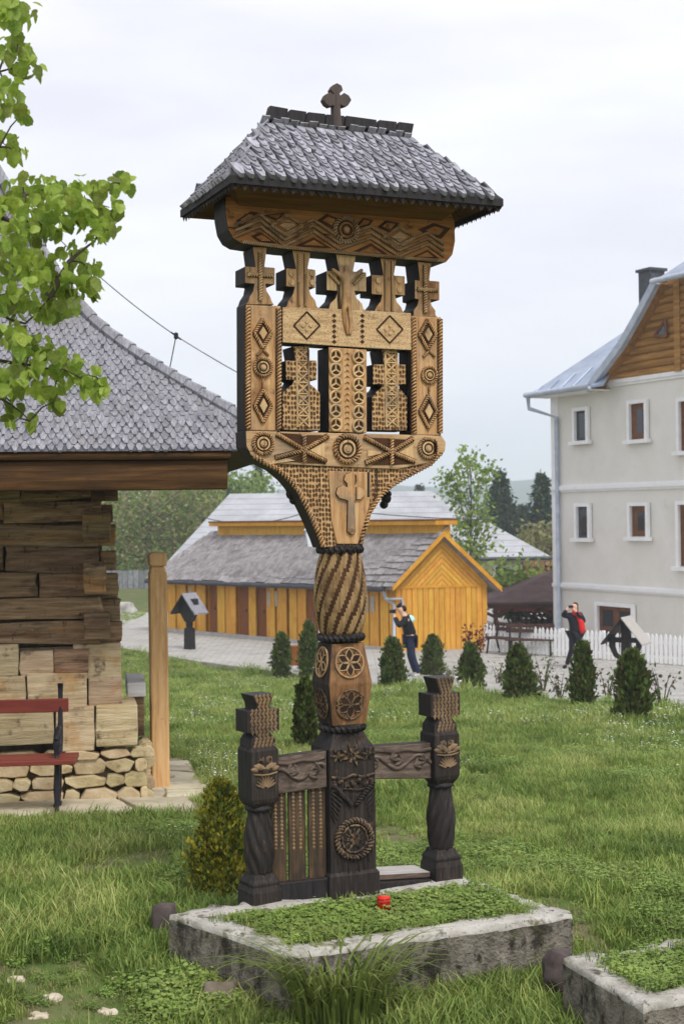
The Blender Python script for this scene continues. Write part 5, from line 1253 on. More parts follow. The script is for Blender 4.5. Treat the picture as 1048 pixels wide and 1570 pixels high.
# ------------------------------------------------------------------ gazebo, wood stack, fence, benches
BRROOF = mat('brown_felt_roof', [(.3, S(74,58,58)), (.7, S(102,82,80))], 3, rough=.9, bump=.4, bdist=.01)
DKW = mat('dark_brown_timber', [(.3, S(52,34,28)), (.7, S(84,58,48))], 6, rough=.7, bump=.3)
ga0 = at(745, 925, 47); gaz = thing('gazebo', 'open timber gazebo with brown hip roof beside the cream house', 'gazebo', (ga0.x+3.4, 50.0, gz(7, 49)))
zg = ga0.z - gaz.location.z; hw = 3.4; hy_ = 2.6; apz = at(905, 872, 50).z - gaz.location.z
cs = [Vector((-hw,-hy_,zg)), Vector((hw,-hy_,zg)), Vector((hw,hy_,zg)), Vector((-hw,hy_,zg))]; r0, r1 = Vector((-.6,0,apz)), Vector((.6,0,apz))
slab('roof', [cs[0], cs[1], r1, r0], .08, BRROOF, gaz); slab('roof', [cs[1], cs[2], r1], .08, BRROOF, gaz); slab('roof', [cs[2], cs[3], r0, r1], .08, BRROOF, gaz); slab('roof', [cs[3], cs[0], r0], .08, BRROOF, gaz)
m = MB(); m.box((0,-hy_+.1,zg-.12), (2*hw-.2,.14,.18)); m.build('eave_beam', [DKW], gaz); m = MB(); m.box((0,hy_-.1,zg-.12), (2*hw-.2,.14,.18)); m.build('eave_beam', [DKW], gaz)
for x in (-hw+.35, -1.1, 1.1, hw-.35):
    for y in (-hy_+.1, hy_-.1):
        m = MB(); m.box((x,y,(zg-.2)/2), (.14,.14,zg-.2)); ps = m.build('post', [DKW], gaz)
        for s in (-1, 1): m = MB(); m.tube([(x,y,zg*.55), (x+s*.55,y,zg-.22)], .06, 6); m.build('brace', [DKW], ps)
for y in (-hy_+.15, hy_-.1):
    m = MB(); m.box((0,y,.85), (2*hw-.8,.06,.1)); m.build('rail', [mat('red_brown_rail', [(.3, S(110,56,44)), (.7, S(136,76,60))], 5, bump=.1)], gaz)
m = MB(); m.box((0,0,.75), (2.6,.9,.06)); tb = m.build('table_top', [DKW], gaz); m = MB(); m.box((-.9,0,.37), (.1,.7,.7)); m.build('table_leg', [DKW], tb); m = MB(); m.box((.9,0,.37), (.1,.7,.7)); m.build('table_leg', [DKW], tb)
LOGE = mat('split_log', [(.3, S(120,84,56)), (.6, S(176,140,104)), (.8, S(206,176,142))], 9, rough=.9, bump=.4, rand=.2, hue=.015)
BARK = mat('bark', [(.3, S(66,54,44)), (.7, S(108,92,76))], 10, rough=1, bump=.6)
ws = at(832, 935, 52.6); ws.z = gz(ws.x, ws.y); wst = thing('firewood_stack', 'tall stack of split firewood behind the brown gazebo roof', 'firewood', ws)
topz = at(832, 862, 52.6).z - ws.z
me0 = None; z = .12; row = 0
m = MB(); m.tube([(0,-.3,0),(0,.3,0)], .1, 9, 1); m.f[-2:] ; m.m[-2:] = [0, 0]; proto = m.build('log', [LOGE, BARK], wst); proto.location = (0,0,.1); nlog = 0
while z < topz and nlog < 230:
    wd = 1.0*(1-.35*max(0, z-topz*.6)/(topz*.4)); x = -wd+(row % 2)*.1
    while x < wd:
        o = proto.copy(); col.objects.link(o); o.parent = wst; s_ = random.uniform(.75,1.15); o.location = (x, random.uniform(-.06,.06), z); o.scale = (s_, 1, s_*random.uniform(.8,1)); o.rotation_euler = (0, random.uniform(0,6), 0); x += .2; nlog += 1
    z += .175; row += 1
f0 = at(744, 1003, 41.5); f1 = at(1060, 1024, 36.6)
f0.z = 0; f1.z = 0
fd = (f1-f0).normalized(); fL = (f1-f0).length
fence = thing('picket_fence', 'white picket fence running in front of the cream house and gazebo', 'fence', (f0.x, f0.y, gz(f0.x, f0.y)+.03), math.atan2(fd.y, fd.x))
hf = at(860, 972, 40).z - fence.location.z
mp_ = MB(); mp_.prism([(-.042,.04),(.042,.04),(.042,.72),(0,.80),(-.042,.72)], -.012, .012, 0); pk = mp_.build('picket', [WHITE], fence); nP = int(fL/.135)
for k in range(nP):
    o = pk if k == 0 else pk.copy()
    if k: col.objects.link(o); o.parent = fence
    o.location = ((k+.5)*fL/nP, -.03, random.uniform(-.01,.01)); o.rotation_euler = (0, random.gauss(0,.012), 0)
for z in (.2, .58): m = MB(); m.box((fL/2, 0, z), (fL, .03, .07)); m.build('rail', [WHITE], fence)
for k in range(6): m = MB(); m.box((fL*k/5, .03, .4), (.09, .06, .8)); m.build('post', [WHITE], fence)
def garden_bench(px, py, Y, ln, rz, label):
    p = at(px, py, Y); b = thing('garden_bench', label, 'bench', (p.x, p.y, gz(p.x, p.y)+.03), rz, 'brown benches by the picket fence')
    for z, y in ((.45,-.15),(.45,0),(.45,.15)): m = MB(); m.box((0,y,z), (ln,.12,.04)); m.build('seat_slat', [DKW], b)
    for z in (.68,.82): m = MB(); m.box((0,.24,z), (ln,.03,.10)); m.build('back_slat', [DKW], b)
    for s in (-1, 1):
        m = MB(); m.tube([(s*ln*.42,-.2,0),(s*ln*.42,-.12,.42)], .03, 6); m.tube([(s*ln*.42,.3,0),(s*ln*.42,.18,.42),(s*ln*.42,.27,.9)], .03, 6); m.tube([(s*ln*.42,-.2,.42),(s*ln*.42,.2,.42)], .03, 6); m.build('leg', [IRON], b)
garden_bench(771, 1003, 40.6, 1.1, R(-52), 'shorter brown bench before the picket fence next to the yellow gable')
garden_bench(812, 1004, 40.0, 1.35, R(-10), 'longer brown bench before the picket fence in front of the gazebo')

# street lantern behind the column
lp_ = at(490, 970, 44); lp_.z = gz(lp_.x, lp_.y)
lamp = thing('yard_lantern', 'white framed yard lantern on a curved arm before the shingle roof', 'lantern', lp_)
zl_ = at(479, 838, 44).z - lp_.z; xl_ = at(479, 830, 44).x - lp_.x
m = MB(); m.tube([(0,0,0),(0,0,zl_+.9),(-.05,0,zl_+1.05),(xl_,0,zl_+1.0),(xl_,0,zl_+.85)], .035, 8); m.build('pole', [ZINC], lamp, smooth=True)
m = MB(); m.squares([(zl_,.14,.14),(zl_+.5,.22,.22)], (xl_,0), 0, 0); m.build('glass', [mat('frosted_glass', [(.3, S(214,222,230)), (.7, S(232,238,244))], 3, rough=.3, bump=0)], lamp)
m = MB(); m.squares([(zl_+.5,.27,.27),(zl_+.7,.10,.10),(zl_+.85,.05,.05)], (xl_,0), 0, 0)
for a, b in ((-1,-1),(1,-1),(1,1),(-1,1)): m.tube([(xl_+a*.14,b*.14,zl_),(xl_+a*.22,b*.22,zl_+.5)], .015, 4)
m.build('frame', [ZINC], lamp)

# ------------------------------------------------------------------ small roofed shrines
sp = ground_at(291, 997); sp_h = at(288, 909, sp.y).z - sp.z
sh = thing('small_shrine', 'dark little roofed shrine post at the yard edge before the outbuilding', 'shrine', sp, R(-32))
m = MB(); m.squares([(-.05,.13,.13),(sp_h*.38,.12,.12),(sp_h*.40,.07,.07),(sp_h*.55,.09,.09)], (0,0), 0, 0); m.build('post', [BLACK], sh, bevel=.01)
m = MB(); m.prism([(-.1,sp_h*.50),(.1,sp_h*.50),(.30,sp_h*.68),(.26,sp_h*.9),(-.26,sp_h*.9),(-.30,sp_h*.68)], -.12, .12, 0); m.build('box', [BLACK], sh, bevel=.01)
for s in (-1, 1):
    a = [Vector((0,-.34,sp_h)), Vector((0,.34,sp_h)), Vector((s*.46,.34,sp_h*.66)), Vector((s*.46,-.34,sp_h*.66))]
    slab('roof', a, .05, SHING if s > 0 else BLACK, sh)
sp = ground_at(960, 1046); sp_h = at(958, 945, sp.y).z - sp.z
sh = thing('small_shrine', 'dark roofed shrine with curved struts behind the rightmost dark thuja', 'shrine', sp, R(-28))
m = MB(); m.squares([(-.05,.1,.1),(sp_h*.92,.09,.09)], (0,0), 0, 0); m.build('post', [BLACK], sh, bevel=.01)
for s in (-1, 1):
    m = MB(); m.tube([(0,-.05,sp_h*.30),(s*.22,-.06,sp_h*.42),(s*.3,-.07,sp_h*.56),(s*.28,-.08,sp_h*.72)], [.05,.06,.07,.05], 8); m.build('curved_strut', [BLACK], sh, smooth=True)
m = MB(); m.box((0,0,sp_h*.64), (.75,.2,.10)); m.build('arm', [BLACK], sh, bevel=.01)
for s in (-1, 1):
    for k in range(5):
        y0, y1 = -.35+.14*k, -.35+.14*(k+1)-.01
        slab('roof_board', [Vector((0,y0,sp_h)), Vector((0,y1,sp_h)), Vector((s*.46,y1,sp_h*.60+random.uniform(-.02,.02))), Vector((s*.46,y0,sp_h*.60))], .03, mat('pale_grey_plank', [(.3, S(150,146,140)), (.7, S(190,186,180))]) if s > 0 else BLACK, sh)  # right slope boards coloured paler to stand in for sunlight on them

# ------------------------------------------------------------------ people
SKIN = mat('skin', [(.3, S(206,160,134)), (.7, S(224,182,156))], 8, rough=.6, bump=0)
def cloth(n, a, b, r=.8): return mat(n, [(.3, a), (.7, b)], 12, rough=r, bump=.3, bdist=.01)
NAVY = cloth('navy_trousers', S(24,30,52), S(38,46,70)); BLK = cloth('black_coat', S(20,20,26), S(36,36,44)); TURQ = cloth('pale_turquoise_jacket', S(150,214,206), S(190,232,226)); REDC = cloth('red_scarf', S(196,28,30), S(226,52,48)); HAIR = cloth('dark_hair', S(24,16,14), S(46,32,26)); SHOE = cloth('pale_shoe', S(170,170,170), S(206,206,206)); CAMB = cloth('camera_black', S(16,16,18), S(30,30,34), .5)
def person(label, loc, rz, H, spec):
    root = thing('person', label, 'person', loc, rz); k = H/1.75
    jn = {n: Vector(p)*k for n, p in spec['j'].items()}
    names = list(jn); idx = {n: i for i, n in enumerate(names)}
    rad = spec['r']; joints = [(tuple(jn[n]), rad[n]*k) for n in names]
    skin_body('body', joints, [(idx[a], idx[b]) for a, b in spec['b']], SKIN, root, 2)
    for nm, chain, mt in spec['cloth']:
        js = [(tuple(jn[n]) if isinstance(n, str) else tuple(Vector(n)*k), r_*k) for n, r_ in chain['v']]
        skin_body(nm, js, chain['e'], mt, root, 2)
    hp_, hr_ = jn['head'], .115*k
    return root, jn, k
R_ = dict(hip=.15, waist=.13, chest=.15, neck=.055, head=.098, crown=.085, lsh=.07, lel=.048, lwr=.034, lha=.04, rsh=.07, rel=.048, rwr=.034, rha=.04, lhip=.085, lkn=.06, lan=.042, lto=.035, rhip=.085, rkn=.06, ran=.042, rto=.035)
Bn = [('hip','waist'),('waist','chest'),('chest','neck'),('neck','head'),('head','crown'),('chest','lsh'),('lsh','lel'),('lel','lwr'),('lwr','lha'),('chest','rsh'),('rsh','rel'),('rel','rwr'),('rwr','rha'),('hip','lhip'),('lhip','lkn'),('lkn','lan'),('lan','lto'),('hip','rhip'),('rhip','rkn'),('rkn','ran'),('ran','rto')]
def face(root, hd_, k, fwd, mh=HAIR, long_=False, cap=None):
    f = Vector(fwd).normalized(); s = Vector((-f.y, f.x, 0)); up = Vector((0,0,1))
    m = MB()
    for sg in (-1, 1): m.lathe([(.001,-.012),(.013,0),(.001,.012)], 8, M=Matrix.Translation(hd_+f*.092*k+s*sg*.035*k+up*.02*k))
    m.build('eyes', [CAMB], root)
    m = MB(); m.tube([hd_+f*.10*k+up*.02*k, hd_+f*.125*k-up*.02*k, hd_+f*.1*k-up*.03*k], [.012*k,.017*k,.012*k], 6); m.build('nose', [SKIN], root, smooth=True)
    m = MB(); m.tube([hd_+f*.095*k-up*.055*k+s*.025*k, hd_+f*.103*k-up*.055*k, hd_+f*.095*k-up*.055*k-s*.025*k], .008*k, 6); m.build('mouth', [REDC], root, smooth=True)
    js = [(tuple(hd_+up*.10*k-f*.02*k), .085*k), (tuple(hd_+up*.03*k-f*.07*k), .09*k), (tuple(hd_-up*.06*k-f*.07*k), .07*k)]
    if long_: js += [(tuple(hd_-up*.20*k-f*.10*k), .075*k), (tuple(hd_-up*.36*k-f*.12*k), .06*k)]
    skin_body('hair', js, [(i, i+1) for i in range(len(js)-1)], mh, root, 2)
# man bending forward towards the left with a camera at his face (local +x to the right, -y to the viewer)
MJ = dict(hip=(.0,0,.93), waist=(-.02,0,1.08), chest=(-.07,.0,1.32), neck=(-.15,0,1.49), head=(-.21,-.01,1.59), crown=(-.22,-.01,1.68), lsh=(-.08,-.19,1.37), lel=(-.27,-.24,1.22), lwr=(-.36,-.10,1.43), lha=(-.37,-.06,1.50), rsh=(-.04,.19,1.38), rel=(-.24,.26,1.22), rwr=(-.36,.10,1.43), rha=(-.37,.05,1.50), lhip=(.0,-.09,.88), lkn=(.05,-.12,.49), lan=(.20,-.12,.08), lto=(.09,-.14,.035), rhip=(.0,.09,.88), rkn=(.0,.12,.48), ran=(.12,.12,.08), rto=(.0,.13,.035))
def limb(*v): return dict(v=list(v), e=[(i, i+1) for i in range(len(v)-1)])
pm = at(629, 1040, 35.0); pm.z = gz(pm.x, pm.y)+.03
SPM = dict(j=MJ, r=R_, b=Bn, cloth=[
  ('trousers', dict(v=[('hip',.175),('lhip',.105),('lkn',.08),('lan',.065),('rhip',.105),('rkn',.08),('ran',.065)], e=[(0,1),(1,2),(2,3),(0,4),(4,5),(5,6)]), NAVY),
  ('jacket', dict(v=[((.02,0,.95),.185),('waist',.165),('chest',.18),((-.12,0,1.45),.085),('lsh',.095),('lel',.068),('lwr',.05),('rsh',.095),('rel',.068),('rwr',.05)], e=[(0,1),(1,2),(2,3),(2,4),(4,5),(5,6),(2,7),(7,8),(8,9)]), BLK),
  ('yoke', limb(((.03,-.02,1.26),.13),((-.01,-.03,1.36),.155),((-.08,-.02,1.44),.10)), TURQ),
  ('shoe', limb(('lan',.055),((.17,-.13,.05),.055),((.06,-.14,.04),.045)), SHOE), ('shoe', limb(('ran',.055),((.08,.13,.05),.055),((-.03,.13,.04),.045)), SHOE),
  ('cap', limb(((-.19,-.01,1.68),.10),((-.23,-.01,1.70),.085),((-.32,-.01,1.66),.035)), BLK)])
root, jn, k = person('person in navy trousers bending forward to photograph beside the yellow gable', pm, R(0), 1.80, SPM)
face(root, jn['head'], k, (-1,-.1,0))
m = MB(); m.box((-.37*k,0,1.56*k), (.08,.13,.09)); m.lathe([(.04,0),(.045,.07)], 12, M=Matrix.Translation((-.41*k,0,1.56*k)) @ Matrix.Rotation(R(-90),4,'Y')); tag(m.build('camera', [CAMB]), 'small black camera held at the face of the bending person', 'camera').matrix_basis = Matrix.Translation(pm)
pw = at(881, 1028, 36.6); pw.z = gz(pw.x, pw.y)+.03
WJ = dict(hip=(.02,0,.93), waist=(.02,0,1.08), chest=(.02,0,1.32), neck=(.01,0,1.48), head=(-.01,-.02,1.60), crown=(0,0,1.68), lsh=(-.15,-.10,1.38), lel=(-.32,-.16,1.38), lwr=(-.20,-.24,1.55), lha=(-.14,-.22,1.60), rsh=(.17,.08,1.38), rel=(.24,-.10,1.20), rwr=(.02,-.24,1.50), rha=(-.05,-.23,1.58), lhip=(-.05,-.05,.88), lkn=(-.09,-.06,.48), lan=(-.22,-.02,.08), lto=(-.30,-.10,.035), rhip=(.09,.04,.88), rkn=(.10,.0,.48), ran=(.10,.06,.08), rto=(.06,-.06,.035))
SPW = dict(j=WJ, r=R_, b=Bn, cloth=[
  ('trousers', dict(v=[('hip',.165),('lhip',.10),('lkn',.075),('lan',.06),('rhip',.10),('rkn',.075),('ran',.06)], e=[(0,1),(1,2),(2,3),(0,4),(4,5),(5,6)]), BLK),
  ('coat', dict(v=[((.02,0,.82),.185),('waist',.165),('chest',.165),((.01,0,1.44),.08),('lsh',.085),('lel',.065),('lwr',.048),('rsh',.085),('rel',.065),('rwr',.048)], e=[(0,1),(1,2),(2,3),(2,4),(4,5),(5,6),(2,7),(7,8),(8,9)]), BLK),
  ('scarf', limb(((-.08,-.10,1.46),.06),((.02,-.13,1.46),.085),((.10,-.12,1.40),.075),((.16,-.13,1.22),.085),((.19,-.13,1.02),.09),((.19,-.12,.9),.05)), REDC),
  ('shoe', limb(('lan',.05),((-.27,-.07,.045),.05),((-.32,-.13,.04),.04)), BLK), ('shoe', limb(('ran',.05),((.07,-.03,.045),.05),((.05,-.10,.04),.04)), BLK)])
root, jn, k = person('person in black coat with red scarf raising a phone before the picket fence', pw, R(-6), 1.72, SPW)
face(root, jn['head'], k, (-.6,-.8,0), long_=True)
m = MB(); m.box((-.10*k,-.26*k,1.62*k), (.12,.02,.07)); tag(m.build('phone', [CAMB]), 'small black phone held up by the person in the red scarf', 'phone').matrix_basis = Matrix.Translation(pw) @ Matrix.Rotation(R(-6),4,'Z')
# ------------------------------------------------------------------ foliage
def leafm(name, a, b, c, tr=.35, scale=2.5):
    return mat(name, [(.3, a), (.52, b), (.75, c)], scale, rough=.6, bump=0, transl=tr, spec=.25, detail=3)
def leaf_cloud(name, C, size, mats, parent=None, aspect=.55, up=0.0, outward=None, jitter=1.0):
    """many small folded leaves around the points C"""
    n = len(C); d = rng.normal(size=(n,3))*jitter
    if outward is not None: d += outward*1.2
    d[:,2] += up; d /= np.linalg.norm(d, axis=1, keepdims=True)+1e-9
    q = np.cross(d, rng.normal(size=(n,3))); q /= np.linalg.norm(q, axis=1, keepdims=True)+1e-9
    nn = np.cross(d, q); s = (size*rng.uniform(.65,1.3,n))[:,None]
    a = C; b = C + d*s*.45 + q*s*aspect*.5 + nn*s*.08; c = C + d*s; e = C + d*s*.5 - q*s*aspect*.5 + nn*s*.08
    V = np.stack([a,b,c,e], 1).reshape(-1,3); Fq = np.arange(4*n).reshape(n,4)
    mats = mats if isinstance(mats, list) else [mats]
    return np_mesh(name, V, Fq, mats, parent, mi=rng.integers(0, len(mats), n))
TH1 = leafm('thuja_green', (.045,.07,.015), (.085,.125,.027), (.14,.19,.045), .15, 6); TH2 = leafm('thuja_light', (.06,.10,.02), (.10,.16,.035), (.15,.21,.05), .2, 6)
TH3 = leafm('thuja_brown', (.05,.045,.018), (.09,.08,.03), (.12,.12,.04), .1, 6)
GT1 = leafm('golden_thuja', (.20,.20,.02), (.34,.32,.035), (.48,.43,.06), .2, 7); GT2 = leafm('golden_thuja_dark', (.09,.11,.016), (.16,.17,.025), (.25,.24,.04), .15, 7); GT3 = leafm('golden_thuja_rust', (.12,.08,.02), (.18,.13,.03), (.26,.2,.05), .1, 7)
BARKM = mat('tree_bark', [(.3, S(58,50,44)), (.7, S(102,90,80))], 10, (4,4,1), .95, .6)
def thuja(loc, h, wd, label, group, n=2600, mats=None, leaf=.05, name='thuja'):
    root = thing(name, label, 'thuja', loc, random.uniform(0,6), group); ns = random.random()*40
    t = rng.beta(1.1, 1.35, n); a = rng.uniform(0, 2*np.pi, n)
    prof = np.interp(t, [0,.08,.25,.5,.75,.92,1], [.72,.92,1,.93,.74,.48,.12])
    lob = np.array([1+.5*mnoise.noise(Vector((math.cos(x)*1.6+ns, math.sin(x)*1.6, y*4.5))) for x, y in zip(a, t)])
    rr = wd/2*prof*lob*np.where(rng.random(n) < .2, rng.uniform(.85,1.3,n), rng.beta(4, 1.4, n))
    C = np.stack([rr*np.cos(a), rr*np.sin(a), t*h], 1); outw = np.stack([np.cos(a)*.55, np.sin(a)*.55, np.full(n,.9)], 1)
    leaf_cloud('foliage', C, leaf, mats or [TH1,TH1,TH2,TH3], root, .6, .6, outw, .55)
    m = MB(); m.tube([(0,0,-.05),(0,0,h*.8)], [wd*.06, wd*.02], 6); m.build('stem', [BARKM], root); return root
g_ = 'clipped thujas along the lawn edge'
rows = [(432,970,1042,32,'small dark thuja at the yard edge left of the carved column'),(474,952,1046,34,'taller loose thuja just left of the carved column, by the brown box'),
        (602,978,1056,42,'broad thuja at the feet of the bending person'),(663,974,1037,35,'small thuja before the yellow gable between two broader thujas'),(722,986,1060,40,'thuja with a dark red shrub rising behind it'),
        (795,990,1074,46,'thuja before the brown garden benches'),(893,984,1086,37,'slender uneven thuja before the person in the red scarf'),(970,998,1108,52,'rightmost thuja, tall and dense, before the roofed shrine')]
for (px, top, base, w_, lab) in rows:
    p = ground_at(px, base); h = at(px, top, p.y).z - p.z; thuja(p-Vector((0,0,.02)), h, w_*p.y/F_PX*random.uniform(.74,.88), lab, g_, 3000, leaf=.085)
p = ground_at(469, 1146); thuja(p-Vector((0,0,.02)), at(469, 1040, p.y).z-p.z, 30*p.y/F_PX, 'narrow dark thuja on the lawn directly behind the carved pillar', None, 3200, [TH1,TH1,TH3], .06)
p = flat(336, 1384, -.2); thuja(p+Vector((0,.12,-.04)), at(337,1196,p.y+.12).z+.24, .25, 'golden thuja growing behind the left railing post of the cross', None, 15000, [GT1,GT1,GT2,GT1,TH2], .027)
BARB = leafm('barberry_leaf', (.06,.012,.014), (.12,.025,.025), (.18,.05,.035), .2, 6)
def shrub(loc, r, h, n, size, mats, name, label, cat='shrub', group=None, stems=5):
    root = thing(name, label, cat, loc, random.uniform(0,6), group); m = MB(); C = []
    for k in range(stems):
        a = random.uniform(0, 6.28); e = Vector((math.cos(a)*r*random.uniform(.4,.9), math.sin(a)*r*random.uniform(.4,.9), h*random.uniform(.7,1)))
        m.tube([(0,0,-.05), e*.5+Vector((0,0,h*.12)), e], [.02*h+.004, .012*h, .004], 5)
        t = rng.uniform(.25, 1, n//stems)[:,None]; C.append(np.array(e)*t + rng.normal(size=(n//stems,3))*r*.22*t)
    m.build('stem', [BARKM], root); leaf_cloud('foliage', np.concatenate(C), size, mats, root, .6); return root
p = ground_at(732, 1046); p.y += .6; shrub(p, .34, at(732,958,p.y).z-p.z, 420, .085, [BARB], 'barberry_shrub', 'dark red barberry shrub rising behind the thuja near the yellow gable')
ROSE = leafm('rose_leaf', (.06,.04,.02), (.10,.075,.03), (.12,.12,.04), .2, 6)
for k, (a, b, h_, lab) in enumerate(((832,1062,.7,'thin leafless rose stem between the thujas by the benches'),(762,1050,.5,'low weedy stem beside the thuja with the red shrub'),(1014,1090,.65,'low reddish rose bush right of the tallest thuja'),(930,1075,.55,'low reddish shoots between the two rightmost thujas'),(690,1048,.4,'low shoots between the small thuja and the red shrub'),(858,1075,.5,'low shoots left of the slender thuja'))):
    p = ground_at(a, b); shrub(p, .28, h_, 90, .07, [ROSE, TH2], 'rose_bush', lab, 'bush', 'low rose bushes along the lawn edge', 6)

def tree(name, loc, h, cw, label, n, size, mats, base=.25, trunk=.02, group=None, nb=16, sparse=.3, shape='round', seed=1, cat='tree'):
    root = thing(name, label, cat, loc, random.uniform(0,6), group); m = MB(); C = []
    m.tube([(0,0,-.2),(.01*h,0,h*.4),(0,.01*h,h*.75),(0,0,h*.96)], [h*trunk, h*trunk*.75, h*trunk*.4, h*.004], 7)
    if shape == 'spruce':
        m.build('trunk', [BARKM], root); L = int(h/.42); O_ = []
        for k in range(L):
            z = h*(.06+.93*k/L); r = cw/2*(1-(k/L))**.85+.1; nbh = 9
            for j in range(nbh):
                a = 2*math.pi*j/nbh+k*.7+random.uniform(-.2,.2); rr = r*random.uniform(.72,1.1); q = max(6, int(n/(L*nbh)*(r/(cw/2)+.25)))
                t = rng.uniform(.1,1,q); C.append(np.stack([t*rr*math.cos(a), t*rr*math.sin(a), z - t*t*rr*.35 + .1*t*rr], 1) + rng.normal(size=(q,3))*[.13*r+.03,.13*r+.03,.10])
                O_.append(np.tile([math.cos(a)*.5, math.sin(a)*.5, -.6], (q,1)))
        leaf_cloud('crown', np.concatenate(C), size, mats, root, .35, 0, np.concatenate(O_), .6)
    else:
        for k in range(nb):
            z0 = h*(base+(.9-base)*(k+random.random())/nb); a = random.uniform(0,6.28); tt = (z0/h-base)/(1-base)
            rad = cw/2*(.45+.75*math.sin(math.pi*(.15+.72*tt)))*random.uniform(.65,1.05)
            e = Vector((math.cos(a)*rad, math.sin(a)*rad, min(h, z0+h*.14*random.uniform(.5,1.4)))); s0 = Vector((0,0,z0*.85)); mid_ = s0.lerp(e, .5)+Vector((0,0,h*.03))
            m.tube([s0, mid_, e], [h*trunk*.38, h*trunk*.2, h*.002], 5)
            q = n//nb
            for (cpt_, f, sp) in ((e, .5, .17), (mid_, .3, .15), (s0.lerp(e, .78), .2, .12)):
                qq = int(q*f); C.append(np.array(cpt_) + np.clip(rng.normal(size=(qq,3)), -1.7, 1.7)*np.array([cw*sp, cw*sp, cw*sp*.8]))
        m.build('trunk', [BARKM], root); leaf_cloud('crown', np.concatenate(C), size, mats, root, .65)
    return root
LG = [leafm('spring_leaf', (.17,.25,.05), (.27,.36,.08), (.36,.45,.12), .4, 1), leafm('spring_leaf_deep', (.10,.17,.03), (.16,.25,.05), (.22,.32,.08), .35, 1)]
OL = [leafm('olive_leaf', (.16,.18,.05), (.23,.25,.07), (.32,.33,.11), .35, 1), leafm('bud_leaf', (.18,.16,.08), (.25,.22,.11), (.32,.29,.14), .3, 1)]
SPR = [leafm('spruce_needles', (.010,.024,.012), (.022,.046,.02), (.04,.07,.03), .1, 1), leafm('spruce_needles_light', (.03,.05,.02), (.045,.075,.028), (.06,.10,.035), .1, 1)]
def tree_at(name, px, base_y, Y, top, wpx, label, n, size, mats, **k):
    p = at(px, base_y, Y); p.z = gz(p.x, Y); return tree(name, p, at(px, top, Y).z-p.z, wpx*Y/F_PX, label, n, size, mats, **k)
gl = 'light spring trees beyond the meadow'
tree_at('deciduous_tree', 232, 880, 88, 745, 150, 'rounded olive green tree left of the outbuilding roof, above the timber post', 5200, .27, OL+[LG[1]], nb=30, base=.12, group=gl)
tree_at('deciduous_tree', 172, 880, 95, 730, 110, 'half hidden spring tree against the log wall edge', 2300, .26, LG+[OL[0]], nb=24, base=.12, group=gl)
tree_at('deciduous_tree', 292, 880, 92, 738, 100, 'olive tree just left of the pale roof corner', 2600, .26, OL+[LG[0]], nb=24, base=.12, group=gl)
tree_at('deciduous_tree', 352, 880, 108, 712, 110, 'fresh green tree above the pale roof, under the church eave', 7000, .36, LG, nb=22, base=.15, group=gl)
tree_at('deciduous_tree', 262, 880, 120, 726, 120, 'farther spring tree behind the olive tree', 3000, .32, LG+OL, nb=20, base=.12, group=gl)
tree_at('deciduous_tree', 130, 880, 110, 720, 120, 'spring tree hidden mostly by the log wall', 4000, .4, LG+OL, nb=18, base=.12, group=gl)
gs = 'dark spruces behind the long building'
tree_at('spruce_tree', 397, 880, 118, 705, 56, 'dark spruce above the pale roof near the carved bracket', 5000, .36, SPR, shape='spruce', group=gs)
tree_at('spruce_tree', 768, 880, 100, 715, 96, 'broad dark spruce behind the light green birch', 9000, .36, SPR, shape='spruce', group=gs)
tree_at('spruce_tree', 832, 880, 96, 718, 76, 'dark spruce rising beside the cream house corner', 8000, .36, SPR, shape='spruce', group=gs)
tree_at('spruce_tree', 802, 880, 118, 768, 80, 'lower spruce between the two dark spruces', 6000, .36, SPR, shape='spruce', group=gs)
tree_at('spruce_tree', 645, 880, 140, 738, 60, 'far dim conifer just right of the carved bracket, over the roof', 4000, .4, SPR, shape='spruce', group=gs)
tree_at('birch_tree', 722, 905, 58, 698, 62, 'light green young birch rising before the long pale roof', 1500, .21, LG, nb=22, base=.22, trunk=.010, cat='birch')
p = at(785, 920, 51); p.z = gz(p.x, p.y); shrub(p, 1.5, at(785,866,51).z-p.z, 1800, .22, LG, 'leafy_shrub', 'light green leafy shrub between the yellow gable and the firewood')
p = at(838, 870, 80); p.z = gz(p.x, p.y); shrub(p, 1.8, at(838,806,80).z-p.z, 1600, .3, OL, 'leafy_shrub', 'yellowish shrub behind the roof corner by the house downpipe')
# low fence and distant scrub on the meadow at the left
fa, fb = at(150, 884, 84), at(262, 884, 84); mf = thing('board_fence', 'low grey board fence under the spring trees beyond the meadow', 'fence', (fa.x, 84, gz(fa.x, 84)))
GREYB = mat('grey_fence_board', [(.3, S(104,106,112)), (.7, S(142,144,150))], 4, rough=.9, rand=.15)
m = MB(); m.box((0,0,.55), (.28,.04,1.1)); bd = m.build('board', [GREYB], mf)
nb_ = int((fb.x-fa.x)/.32)
for k in range(nb_):
    o = bd if k == 0 else bd.copy()
    if k: col.objects.link(o); o.parent = mf
    o.location = (k*.32, 0, random.uniform(-.06,.04))
SCR = [OL[1], TH1, LG[1]]
C = np.stack([rng.uniform(-60, 12, 6000), rng.uniform(104, 128, 6000), -2.4+np.abs(rng.normal(size=6000))*.6], 1)
tag(leaf_cloud('undergrowth', C, .55, SCR), kind='stuff')
def mound(px, py, Y, sx_, sz_, m_, lab, nm):
    p = at(px, py, Y); rock(nm, (p.x, p.y, gz(p.x, p.y)), (sx_, sx_*.6, sz_), m_, lab, 'stone', px)
mound(182, 945, 62, .9, .55, mat('pale_boulder', [(.3, S(150,148,142)), (.7, S(186,184,178))], 4, rough=.95), 'pale boulder on the meadow beyond the left end of the yard', 'boulder')
